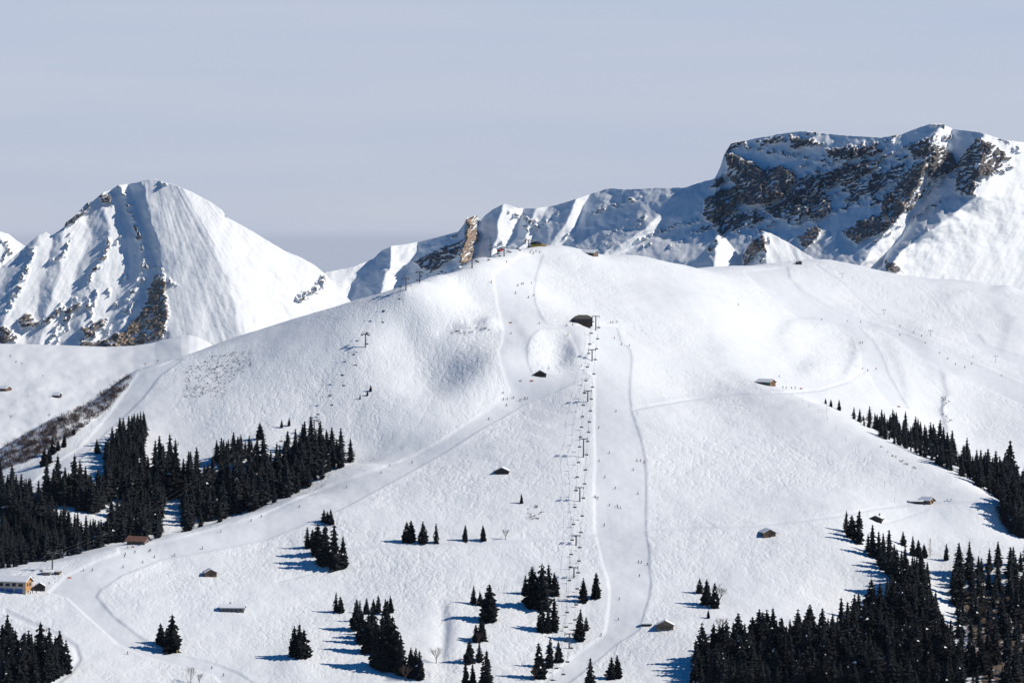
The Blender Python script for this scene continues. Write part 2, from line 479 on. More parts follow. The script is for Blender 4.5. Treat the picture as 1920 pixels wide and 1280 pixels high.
# ------------------------------------------------------------------ the ski hill
HILL_PTS = [
    # bottom and below the frame
    (-150, 1500, 1790), (300, 1500, 1790), (960, 1500, 1790), (1500, 1500, 1790), (2080, 1500, 1800),
    (-100, 1280, 1950), (0, 1280, 1955), (160, 1280, 1965), (320, 1280, 1975), (640, 1280, 1985), (960, 1280, 1995), (1130, 1280, 2000), (1300, 1280, 2000), (1500, 1280, 1985), (1700, 1290, 1965), (1900, 1290, 1960), (2050, 1290, 1960),
    # lower face
    (0, 1180, 2035), (60, 1180, 2035), (200, 1190, 2035), (400, 1180, 2055), (560, 1200, 2045), (760, 1200, 2050), (960, 1190, 2065), (1067, 1215, 2055), (1248, 1180, 2075), (1400, 1170, 2085),
    (0, 1108, 2095), (80, 1108, 2096), (200, 1100, 2105), (393, 1082, 2135), (436, 1142, 2085), (640, 1100, 2130), (820, 1090, 2135), (960, 1090, 2140), (1080, 1082, 2145), (1300, 1090, 2150), (1500, 1100, 2150), (1640, 1120, 2150),
    (960, 1012, 2195), (760, 1015, 2190), (600, 1030, 2180), (1080, 1022, 2193), (1300, 1010, 2205), (1440, 1005, 2215), (1600, 1010, 2220),
    # spur line carrying the traverse piste to the lower left
    (0, 1075, 2125), (100, 1062, 2135), (220, 1030, 2165), (330, 1003, 2195), (450, 970, 2225), (555, 930, 2265), (670, 871, 2325), (800, 822, 2365), (900, 778, 2400), (960, 742, 2430),
    (300, 1050, 2160), (480, 1000, 2205), (650, 930, 2265), (800, 880, 2310), (940, 830, 2345), (942, 887, 2295),
    # ground behind that spur, under the forest, then the left shoulder
    (0, 1062, 2170), (100, 1050, 2178), (220, 1020, 2200), (330, 998, 2232), (450, 966, 2258), (555, 922, 2300), (660, 868, 2352),
    (40, 985, 2240), (150, 960, 2260), (320, 945, 2285), (220, 880, 2325), (450, 880, 2320), (560, 845, 2350), (60, 910, 2300), (140, 858, 2345), (210, 790, 2412), (265, 720, 2466), (320, 675, 2502), (385, 651, 2522),
    (330, 830, 2382), (330, 750, 2438), (430, 760, 2420), (420, 690, 2472), (500, 640, 2492), (480, 800, 2392),
    (589, 815, 2382), (600, 740, 2422), (685, 651, 2462), (620, 640, 2470), (761, 544, 2505), (787, 530, 2520), (885, 503, 2570), (885, 491, 2615), (945, 481, 2636), (940, 470, 2668), (991, 465, 2690), (700, 780, 2395), (800, 700, 2440), (850, 620, 2492), (760, 620, 2486), (880, 560, 2538), (680, 555, 2514), (620, 570, 2517), (560, 587, 2521), (500, 608, 2524), (450, 626, 2526), (820, 516, 2548), (720, 547, 2511), (760, 538, 2518), (790, 529, 2530),
    (860, 740, 2418), (930, 690, 2448),
    # central benches and dome
    (1012, 703, 2448), (985, 640, 2488), (960, 612, 2508), (1090, 608, 2530), (1110, 677, 2470), (1102, 753, 2410), (1094, 857, 2315), (1087, 940, 2250),
    (965, 560, 2552), (970, 510, 2616), (1010, 490, 2665), (1030, 462, 2725), (1110, 474, 2740), (1060, 560, 2590), (1150, 560, 2610), (1200, 520, 2680), (1200, 477, 2765), (1150, 620, 2545), (1180, 700, 2470), (1200, 800, 2375), (1200, 940, 2262),
    # right of the dome: snow bowl, saddle, front spur
    (1300, 560, 2660), (1300, 640, 2580), (1300, 740, 2470), (1350, 850, 2350), (1400, 940, 2275), (1435, 722, 2500), (1480, 737, 2475), (1440, 800, 2405), (1560, 766, 2440), (1600, 850, 2365), (1700, 846, 2375), (1700, 920, 2315), (1800, 893, 2340), (1870, 936, 2310), (1600, 960, 2265), (1740, 944, 2300), (1647, 976, 2265),
    (1270, 496, 2810), (1380, 503, 2900), (1480, 492, 2990), (1540, 490, 3020), (1640, 508, 3020), (1760, 523, 3010), (1850, 532, 3010), (1920, 548, 3000), (2060, 580, 2980),
    (1400, 560, 2770), (1420, 640, 2640), (1520, 560, 2850), (1540, 640, 2720), (1560, 700, 2620), (1640, 620, 2790), (1700, 580, 2880), (1700, 680, 2710), (1680, 760, 2610), (1800, 640, 2800), (1800, 740, 2680), (1900, 660, 2800), (1900, 780, 2650), (1800, 810, 2610), (1920, 850, 2570), (2060, 800, 2640),
    # hidden valley behind the front spur
    (1560, 775, 2480), (1640, 812, 2470), (1700, 840, 2465), (1800, 885, 2430), (1880, 915, 2410), (1620, 800, 2500), (1700, 815, 2520), (1800, 850, 2510), (1940, 935, 2400),
    # second edge and the snow gully beside it
    (1570, 990, 2235), (1640, 1050, 2190), (1690, 1100, 2155), (1880, 945, 2318), (1720, 1030, 2240), (1800, 1000, 2270), (1890, 985, 2290), (1740, 1090, 2195), (1760, 1150, 2150), (1850, 1060, 2215), (1920, 1040, 2245), (1900, 1180, 2110), (1800, 1200, 2090), (1650, 1200, 2070),
    # far side of the skyline
    (385, 700, 2600), (500, 655, 2596), (620, 615, 2588), (700, 596, 2582), (740, 590, 2566), (780, 580, 2582), (850, 550, 2630), (930, 520, 2710), (385, 760, 2700), (560, 720, 2680), (760, 660, 2700), (885, 600, 2790), (991, 560, 2820), (1030, 540, 2900), (1200, 540, 2930), (1380, 560, 3060), (1540, 545, 3180), (1760, 580, 3170), (1920, 600, 3160), (0, 845, 2385), (60, 812, 2405), (120, 778, 2425), (180, 748, 2464), (240, 702, 2494), (0, 895, 2340), (60, 870, 2350), (120, 830, 2375), (180, 785, 2424), (-100, 900, 2370), (0, 930, 2300), (-100, 980, 2300), (0, 930, 2470), (120, 870, 2510), (200, 830, 2560), (265, 780, 2590), (-100, 1000, 2480), (200, 960, 2700), (-100, 1150, 2700), (-100, 1090, 2150), (-100, 1060, 2200), (2060, 640, 3150), (2060, 1000, 2330), (2060, 1150, 2150),
]
fit = tps_fit([world_pt(*p) for p in HILL_PTS], lam=4e-4)

wing = 0.140 + 0.0003 + 0.0026 * np.arange(1, 34)
ga = np.concatenate([-wing[::-1], np.linspace(-0.140, 0.140, 934), wing])     # finer where skiers have been, coarser wings
NA = len(ga)
def aidx(a): return np.interp(a, ga, np.arange(NA))
gy = np.concatenate([np.arange(1900, 2700, 1.15), np.arange(2700, 3130, 3.0)])
NY = len(gy)
GA, GY = np.meshgrid(ga, gy)
GX = GA * GY
# spline on a coarser lattice, then smooth cubic resampling
def upsample(cy, cx, Z, fy, fx):
    def cub(xs, ys, xq):
        i = np.clip(np.searchsorted(xs, xq) - 1, 1, len(xs) - 3)
        t = (xq - xs[i]) / (xs[i + 1] - xs[i])
        w = np.stack([-0.5 * t + t ** 2 - 0.5 * t ** 3, 1 - 2.5 * t ** 2 + 1.5 * t ** 3, 0.5 * t + 2 * t ** 2 - 1.5 * t ** 3, -0.5 * t ** 2 + 0.5 * t ** 3])
        return sum(w[k][:, None] * ys[i - 1 + k] for k in range(4))
    Z = cub(cy, Z, fy)
    return cub(cx, Z.T, fx).T
ca = np.linspace(-0.232, 0.232, 226)
cy = np.arange(1880, 3160, 8.0)
CA, CY = np.meshgrid(ca, cy)
Z0 = upsample(cy, ca, tps_eval(fit, np.clip(CA, -0.155, 0.155) * CY, CY), gy, ga)
GU = 960 + FPX * GA
def screen_v(Z): return VH - FPX * (Z - CZ) / GY
GV = screen_v(Z0)

# local relief: (u, v, su, sv, metres, tilt)  tilt > 0 makes the ground fall to the left
RELIEF = [
    (765, 630, 150, 85, 0.0, 6.0), (1270, 560, 120, 60, 0.0, 5.0),
    (1066, 660, 24, 26, -1.0, 5.0),
    (872, 708, 66, 26, 0.0, 12.0), (862, 622, 26, 9, 0.8, 3.2), (905, 618, 16, 9, 0.8, 3.0),
    (1510, 680, 22, 16, -1.2, 1.0),
    (1300, 760, 60, 14, 0.8, 0.0), (840, 1190, 14, 50, -1.2, 0.8),
    (1120, 600, 60, 10, 0.8, 0.0), (700, 830, 60, 14, -1.0, 0.0), (560, 1245, 30, 30, 1.5, 0.0),
    (1880, 540, 20, 8, 1.5, 1.5), (1780, 560, 30, 10, 1.2, 1.0),
]
vis = GY < 3100
Z = Z0.copy()
for u, v, su, sv, amp, tl in RELIEF:
    du = (GU - u) / su; dv = (GV - v) / sv
    g = np.exp(-(du * du + dv * dv) * 0.5)
    Z += g * (amp + tl * du)
# low banks that face left: line down the picture, height, softness, reach to the right
BANKS = [
    ([(1575, 612), (1600, 632), (1603, 660), (1592, 690), (1578, 712)], 1.5, 9.0, 40), ([(1765, 700), (1775, 740), (1764, 772), (1776, 800), (1758, 836)], 1.6, 5.0, 40),
    ([(1478, 605), (1462, 635), (1475, 665), (1512, 700)], 2.2, 14.0, 90), ([(1700, 600), (1735, 660), (1750, 720)], 1.4, 14.0, 60), ([(835, 1130), (842, 1180), (832, 1240)], 1.2, 6.0, 30),
    ([(1860, 560), (1890, 600), (1880, 660)], 1.6, 12.0, 60), ([(1660, 640), (1690, 700), (1700, 760)], 1.0, 8.0, 30),
    ([(960, 600), (985, 640), (985, 690)], 1.0, 9.0, 30), ([(1330, 640), (1360, 690), (1400, 720)], 1.2, 16.0, 60),
]
for pts, h, w_, reach in BANKS:
    vs = [p[1] for p in pts]
    ul = np.interp(GV, vs, [p[0] for p in pts]) + 4 * perlin(GX / 16, GY / 16, 9)
    d = GU - ul
    win = sstep(vs[0] - 14, vs[0] + 14, GV) * sstep(vs[-1] + 14, vs[-1] - 14, GV)
    Z += h * win * 0.5 * (1 + np.tanh(d / w_)) * np.where(d > 0, np.exp(-(d / reach) ** 2), 1.0)
Z += 1.1 * fbm(GX / 55, GY / 55, 3, 3) + 0.35 * fbm(GX / 14, GY / 14, 3, 11)
GV = screen_v(Z)

# groomed runs as outlines in the picture, carried onto the ground
PISTES = [
    # wide run beside the lower chairlift
    [(1070, 608), (1118, 606), (1158, 612), (1166, 640), (1183, 655), (1186, 672), (1183, 710), (1182, 740), (1187, 775), (1196, 800), (1205, 830), (1211, 860), (1213, 900), (1212, 960), (1213, 1000), (1218, 1025), (1219, 1060), (1222, 1090), (1218, 1120), (1210, 1146), (1203, 1170), (1200, 1180), (1160, 1205), (1130, 1230), (1090, 1262), (1040, 1300), (985, 1300), (1010, 1280), (1060, 1240), (1100, 1210), (1128, 1190), (1134, 1182), (1140, 1140), (1142, 1110), (1139, 1085), (1130, 1060), (1118, 1010), (1114, 990), (1114, 940), (1113, 905), (1115, 860), (1113, 800), (1114, 740), (1112, 700), (1090, 690), (1078, 650), (1066, 625)],
    # upper run from the summit and its long traverse to the lower left
    [(975, 478), (1020, 476), (1012, 500), (1006, 520), (1003, 545), (1005, 565), (1014, 590), (1025, 605), (1075, 610), (1066, 625), (1050, 617), (1012, 617), (997, 630), (989, 650), (991, 680), (1000, 698), (1040, 703), (1090, 693), (1112, 706), (1080, 716), (1040, 736), (985, 758), (940, 785), (900, 806), (840, 845), (760, 890), (640, 955), (500, 1012), (380, 1036), (300, 1050), (230, 1078), (190, 1105), (182, 1117), (215, 1155), (260, 1190), (290, 1210), (335, 1225), (400, 1240), (450, 1260), (500, 1295), (430, 1295), (400, 1264), (330, 1246), (270, 1229), (220, 1206), (170, 1161), (125, 1120), (90, 1110), (120, 1080), (180, 1050), (222, 1035), (220, 1025), (300, 1016), (400, 990), (480, 968), (560, 932), (620, 908), (700, 880), (770, 856), (840, 815), (900, 775), (952, 738), (955, 730), (945, 705), (936, 675), (933, 656), (940, 640), (942, 620), (938, 600), (932, 570), (928, 540), (924, 515), (930, 508), (955, 492)],
    # runs on the right hand hill
    [(1392, 508), (1478, 500), (1482, 520), (1502, 541), (1560, 577), (1635, 604), (1700, 625), (1780, 655), (1850, 690), (1925, 722), (1925, 762), (1850, 728), (1800, 706), (1760, 690), (1712, 662), (1680, 635), (1650, 618), (1612, 612), (1640, 640), (1655, 665), (1667, 700), (1690, 740), (1706, 766), (1668, 758), (1640, 725), (1625, 695), (1613, 690), (1612, 660), (1600, 630), (1578, 613), (1540, 600), (1494, 596), (1467, 575), (1427, 541)],
    # run down the left shoulder
    [(258, 700), (330, 672), (345, 672), (300, 705), (270, 745), (240, 775), (200, 810), (150, 862), (90, 908), (40, 925), (60, 905), (110, 862), (150, 838), (200, 780)],
    # far right small run
    [(1806, 622), (1835, 625), (1850, 645), (1925, 668), (1925, 690), (1840, 660), (1812, 640)],
]
PATHS = [  # narrow tracks: points, half width in pixels
    ([(1190, 766), (1280, 750), (1360, 741), (1440, 737), (1490, 735), (1540, 730), (1590, 715), (1620, 696)], 2.6),
    ([(1216, 992), (1400, 986), (1500, 976), (1580, 965), (1640, 953), (1720, 943), (1880, 940)], 2.4),
    ([(640, 1030), (720, 1022), (820, 1020), (960, 1014), (1040, 1008), (1115, 1002)], 3.2),
    ([(1530, 497), (1580, 530), (1612, 562), (1650, 597), (1700, 620), (1760, 645), (1840, 678), (1900, 705), (1925, 716)], 1.6),
    ([(10, 1145), (50, 1165), (100, 1185), (140, 1210), (148, 1235), (130, 1260), (90, 1290)], 5.0),
    ([(520, 1090), (600, 1070), (700, 1060)], 2.0),
    ([(1640, 985), (1680, 975), (1740, 955)], 1.5),
]
piste = np.zeros(Z.shape, dtype=np.float32)
edge = np.full(Z.shape, 1e9, dtype=np.float32)
wob = 2.0 * perlin(GX / 25, GY / 25, 5)
for poly in PISTES:
    us = [p[0] for p in poly]; vs = [p[1] for p in poly]
    m = (GU > min(us) - 14) & (GU < max(us) + 14) & (GV > min(vs) - 14) & (GV < max(vs) + 14)
    uu = GU[m] + wob[m] * 0.25; vv = GV[m]
    ins = in_poly(uu, vv, poly)
    d = poly_dist(uu, vv * 2.0, [(a, b * 2.0) for a, b in poly], True)
    s = np.where(ins, d, -d)
    piste[m] = np.maximum(piste[m], sstep(-1.3, 1.3, s))
for pts, hw in PATHS:
    us = [p[0] for p in pts]; vs = [p[1] for p in pts]
    m = (GU > min(us) - 14) & (GU < max(us) + 14) & (GV > min(vs) - 14) & (GV < max(vs) + 14)
    d = poly_dist(GU[m] + wob[m] * 0.5, GV[m], pts)
    piste[m] = np.maximum(piste[m], 1 - sstep(hw * 0.6, hw * 1.5, d))
piste[GY > 3090] = 0
def box_blur(A, n):
    for ax in (0, 1):
        c = np.cumsum(np.pad(A, [(n + 1, n) if k == ax else (0, 0) for k in (0, 1)], mode='edge'), axis=ax)
        A = (c[2 * n + 1:] - c[:-2 * n - 1]) / (2 * n + 1) if ax == 0 else (c[:, 2 * n + 1:] - c[:, :-2 * n - 1]) / (2 * n + 1)
    return A
# banks: the runs lie a little below the loose snow with a ridge thrown up along the edge
soft = box_blur(piste.astype(np.float64), 1)
lip = np.clip(soft * (1 - soft) * 4, 0, 1)
Z -= 0.60 * soft - 0.14 * lip

# ski tracks carved into the loose snow
off = 1 - soft
dens = 0.72 + 0.9 * fbm(GX / 75, GY / 75, 4, 21)
for u, v, su, sv, a_ in ((800, 620, 130, 80, .5), (640, 720, 140, 70, .3), (860, 720, 100, 40, .5), (1350, 870, 160, 60, .3), (1040, 660, 40, 30, .5), (640, 1080, 200, 60, .25), (1690, 560, 150, 40, .3), (1520, 650, 70, 50, .3), (980, 880, 120, 80, .2)):
    dens += a_ * np.exp(-(((GU - u) / su) ** 2 + ((GV - v) / sv) ** 2))
dens = np.clip(dens, 0.28, 1.15)
smooth_zone = np.zeros(Z.shape)
for u, v, su, sv in ((1270, 550, 100, 50), (1380, 650, 60, 50), (1720, 930, 120, 26), (1560, 800, 100, 30), (1730, 980, 120, 40), (500, 625, 120, 24), (300, 760, 40, 50), (1700, 505, 90, 12), (520, 970, 60, 30)):
    smooth_zone = np.maximum(smooth_zone, np.exp(-(((GU - u) / su) ** 2 + ((GV - v) / sv) ** 2)))
dens *= 1 - 0.93 * smooth_zone
zy, zx = np.gradient(Z0)
dxg = np.gradient(ga)[None] * GY
gxx = zx / dxg
gyy = zy / np.gradient(gy)[:, None] - gxx * GA
TR = np.zeros(Z.shape, dtype=np.float32)
nsk = 3000
sa = rng.uniform(-0.14, 0.14, nsk)
sy = 1930 + 1050 * rng.random(nsk)
X = sa * sy; Y = sy.copy()
lam = rng.uniform(8, 22, nsk); ampl = rng.uniform(0.35, 1.15, nsk); ph = rng.uniform(0, 6.28, nsk); bias = rng.normal(0, 0.45, nsk)
length = rng.integers(60, 330, nsk)
STEP = 0.6
for k in range(330):
    ia = aidx(X / Y)
    iy = np.searchsorted(gy, Y)
    ok = (ia > 2) & (ia < NA - 4) & (iy > 2) & (iy < NY - 4) & (k < length)
    if not ok.any(): break
    j = np.clip(ia.astype(int), 1, NA - 3); i = np.clip(iy, 1, NY - 3)
    gx_ = gxx[i, j]; gy_ = gyy[i, j]
    hd = np.arctan2(-gy_, -gx_) + bias + ampl * np.sin(2 * np.pi * k * STEP / lam + ph)
    X = X + STEP * np.cos(hd); Y = Y + STEP * np.sin(hd)
    fj = np.clip(np.rint(ia).astype(int), 1, NA - 3)
    np.add.at(TR, (i[ok], fj[ok]), 1.0)
tr = np.minimum(TR, 2.0).astype(np.float64)
tr[1:-1] = 0.15 * tr[:-2] + 0.7 * tr[1:-1] + 0.15 * tr[2:]
bump_amp = off * (0.16 + 0.0 * dens)
Z -= 0.13 * tr * off * dens
Z += off * dens * 0.08 * perlin(GX / 1.9, GY / 3.2, 41)
# machine tracks on the runs
Z += soft * 0.05 * perlin(GX / 3.0, GY / 30.0, 45)

bare = np.zeros(Z.shape)
BARE = [  # polygon, strength
    ([(1795, 1110), (1830, 1090), (1880, 1100), (1930, 1080), (1930, 1300), (1840, 1300), (1810, 1200)], 0.64),
    ([(0, 838), (60, 805), (130, 765), (215, 715), (245, 700), (225, 740), (180, 790), (120, 830), (60, 870), (0, 890)], 0.30),
]
for poly, st in BARE:
    m = in_poly(GU, GV, poly)
    bare[m] = np.maximum(bare[m], st)
bare = box_blur(bare, 4)
for u, v, su, sv, st in ((862, 622, 22, 4, .5), (905, 617, 12, 4, .5), (1770, 765, 6, 40, .42), (1775, 790, 10, 14, .45), (1030, 690, 4, 4, .45)):
    bare = np.maximum(bare, st * np.exp(-(((GU - u) / su) ** 2 + ((GV - v) / sv) ** 2)))
m_ = bare > 0.2
Z += np.where(m_, 1.0 * ridged(GX / 14, GY / 14, 4, 61) * np.clip(bare - 0.2, 0, 1) * 2, 0)

verts = np.stack([GX, GY, Z], -1).reshape(-1, 3)
me = np_mesh('ski_slope', verts, grid_quads(NY, NA))
set_attr(me, 'piste', piste); set_attr(me, 'bare', bare); set_attr(me, 'tracked', off * dens)
me.materials.append(M['hill'])
tag(link_mesh('ski_slope', me), 'broad white ski hill with groomed pistes and tracked snow', kind='structure')
GV = screen_v(Z)
VMIN = np.minimum.accumulate(GV, axis=0)      # nearest visible row for every column

def ground(x, y):
    a = float(aidx(x / y))
    j = int(min(max(a, 0), NA - 2)); fj = a - j
    i = int(min(max(np.searchsorted(gy, y) - 1, 0), NY - 2)); fi = (y - gy[i]) / (gy[i + 1] - gy[i])
    return float((Z[i, j] * (1 - fj) + Z[i, j + 1] * fj) * (1 - fi) + (Z[i + 1, j] * (1 - fj) + Z[i + 1, j + 1] * fj) * fi)

def at(u, v):
    """ground point of the hill seen at picture position u, v"""
    a = (u - 960.0) / FPX
    j = int(min(max(round(float(aidx(a))), 0), NA - 1))
    col = VMIN[:, j]
    i = int(np.searchsorted(-col, -v))
    if i >= NY - 1: i = int(np.argmin(GV[:, j])); return Vector((a * gy[i], gy[i], ground(a * gy[i], gy[i])))
    i = min(max(i, 1), NY - 1)
    y0, y1 = gy[i - 1], gy[i]
    c0, c1 = GV[i - 1, j], GV[i, j]
    t = 0.5 if abs(c0 - c1) < 1e-6 else min(max((c0 - v) / (c0 - c1), 0), 1)
    y = y0 + t * (y1 - y0)
    return Vector((a * y, y, ground(a * y, y)))

# ------------------------------------------------------------------ wide land around the hill
gx2 = np.concatenate([np.arange(-9000, -600, 300), np.arange(-600, 601, 25), np.arange(900, 9001, 300)])
gy2 = np.concatenate([np.arange(-2000, 1700, 200), np.arange(1700, 3300, 25), np.arange(3300, 13000, 300)])
X2, Y2 = np.meshgrid(gx2.astype(float), gy2.astype(float))
inside = (Y2 > 1925) & (Y2 < 3100)
Yc = np.clip(Y2, 1905, 3125); Ac = np.clip(X2 / np.maximum(Yc, 1), -0.2255, 0.2255)
jj = np.clip(aidx(Ac).astype(int), 0, NA - 1); ii = np.clip(np.searchsorted(gy, Yc), 0, NY - 1)
Zh = box_blur(Z, 6)[ii, jj]
dist = np.hypot(np.maximum(0, np.abs(X2) - 0.2255 * Yc), np.maximum(0, np.maximum(1905 - Y2, Y2 - 3125)))
w = np.exp(-(dist / 260.0) ** 1.2)
Zb = 40 + 30 * fbm(X2 / 900, Y2 / 900, 3, 8)
near = sstep(700, -300, Y2)
Z2 = Zb * (1 - w) + (Zh - 12) * w
Z2 = Z2 * (1 - near) + 310 * near
me = np_mesh('valley_ground', np.stack([X2, Y2, Z2], -1).reshape(-1, 3), grid_quads(len(gy2), len(gx2)))
me.materials.append(M['valley'])
tag(link_mesh('valley_ground', me), 'snowy valley with dark woods around the hill', kind='structure')

# ------------------------------------------------------------------ far mountains
def interp_poly(poly, v):
    vs = np.array([p[1] for p in poly], float); us = np.array([p[0] for p in poly], float)
    return np.interp(v, vs, us)

def mountain(name, D0, sil, vbase, lines, nc, nr, slope, flute, rocks, strips, label, noise_amp=1.0, backdrop=500, fl_dir=-0.5, cap=0, saw=1.0, strata=0.58, fan=None):
    su = np.array([p[0] for p in sil], float); sv = np.array([p[1] for p in sil], float)
    uu = np.linspace(su[0], su[-1], nc)
    top = np.interp(uu, su, sv)
    top = top + 0.9 * perlin(uu / 9.0, uu * 0 + 3.3, 5) + 0.6 * perlin(uu / 3.1, uu * 0 + 1.3, 6)
    t = np.linspace(0, 1, nr)
    U = np.repeat(uu[None], nr, 0)
    V = vbase + (top[None] - vbase) * t[:, None]
    # sawtooth of crests and gullies
    U2 = U + 9 * fbm(U / 45, V / 45, 5, 71, 0.55) * noise_amp
    pos = [interp_poly(l[0], V) for l in lines]
    dep = [l[1] for l in lines]
    off_ = np.full(U.shape, float(dep[0]))
    for k in range(len(lines) - 1):
        a, b_ = pos[k], pos[k + 1]
        wd = np.maximum(b_ - a, 1.0)
        f = np.clip((U2 - a) / wd, 0, 1)
        off_ = np.where(U2 >= a, dep[k] + (dep[k + 1] - dep[k]) * f, off_)
    off_ = np.where(U2 >= pos[-1], dep[-1], off_)
    off_ = box_blur(off_, 1)
    lowp = box_blur(box_blur(off_, nc // 24), nc // 24)
    off_ = lowp + (off_ - lowp) * saw * (1.0 + 0.7 * fbm(U / 80, V / 60, 3, 73))
    s = D0 / FPX
    depth = D0 + off_ + slope * ((vbase - V) * s)
    # flutes running down the fall line and general roughness
    if fan: depth += flute * fbm((U - fan[0]) / (V - fan[1]) * 26.0, V / 160.0, 4, 81)
    else: depth += flute * fbm((U + fl_dir * (V - 400)) / 13.0, V / 130.0, 4, 81)
    depth += noise_amp * (5 * fbm(U / 70, V / 80, 2, 91) + 0.9 * fbm(U / 18, V / 24, 5, 93, 0.6))
    if cap: depth += cap * sstep(18, 2, V - top[None]) * (0.9 + 0.8 * perlin(U / 60, V * 0, 95))
    rock = np.zeros(U.shape); warm = np.zeros(U.shape)
    nu = U + 7 * fbm(U / 16, V / 16, 5, 101, 0.6); nv = V + 7 * fbm(U / 16, V / 16, 5, 103, 0.6)
    n107 = fbm(U / 10, V / 16, 4, 107); n109 = ridged((U + 0.45 * V) / 16.0, (V - 0.45 * U) / 7.0, 4, 109)
    br = sstep(-0.25, 0.2, fbm(U / 13, V / 13, 3, 115))
    for poly, st, wv, push in rocks:
        us = [p[0] for p in poly]; vs = [p[1] for p in poly]
        ins = in_poly(nu, nv, poly)
        d = poly_dist(nu, nv, poly, True)
        s_ = np.where(ins, d, -d)
        k = sstep(-1.5, 4, s_)
        rock = np.maximum(rock, (st + 0.44) * sstep(-2, 2, s_))
        warm = np.maximum(warm, wv * k)
        depth -= push * k * (1 + 0.25 * n107)
        depth -= k * 2 * n109
    for pts, wid, st, wv in strips:
        d = poly_dist(nu, nv, pts)
        k = 1 - sstep(wid * 0.3, wid * 1.1, d)
        rock = np.maximum(rock, (st + 0.3) * k * br)
        warm = np.maximum(warm, wv * k)
        depth -= 6 * k * br
    # snow dust breaks the rock on ledges
    q = (V + strata * U) / 9.5 + 1.6 * fbm(U / 36, V / 36, 5, 121, 0.55)
    fq = q - np.floor(q)
    thr = 0.74 + 0.75 * fbm(U / 24, V / 18, 5, 123, 0.6)
    tread = sstep(thr - 0.08, thr + 0.08, fq)
    core = np.clip(rock / 0.7, 0, 1)
    depth -= core * 5.0 * (1 - tread) * sstep(0.0, 0.15, fq)
    rock = rock - 0.62 * tread * (rock > 0.02)
    X = (U - 960) / FPX * depth; Zm = CZ + (VH - V) / FPX * depth
    rows = [np.stack([X, depth, Zm], -1)]
    # the far side
    last = rows[0][-1]
    for q in (0.25, 0.6, 1.0):
        b_ = last.copy(); b_[:, 1] += backdrop * q; b_[:, 2] -= backdrop * q * 0.8 - 6 * q
        rows.append(b_[None])
    P = np.concatenate(rows, 0)
    ext = np.zeros((3, nc))
    me = np_mesh(name, P.reshape(-1, 3), grid_quads(nr + 3, nc))
    set_attr(me, 'rock', np.concatenate([rock, ext], 0)); set_attr(me, 'warm', np.concatenate([warm, ext], 0))
    me.materials.append(M['mountain'])
    return tag(link_mesh(name, me), label, kind='structure')

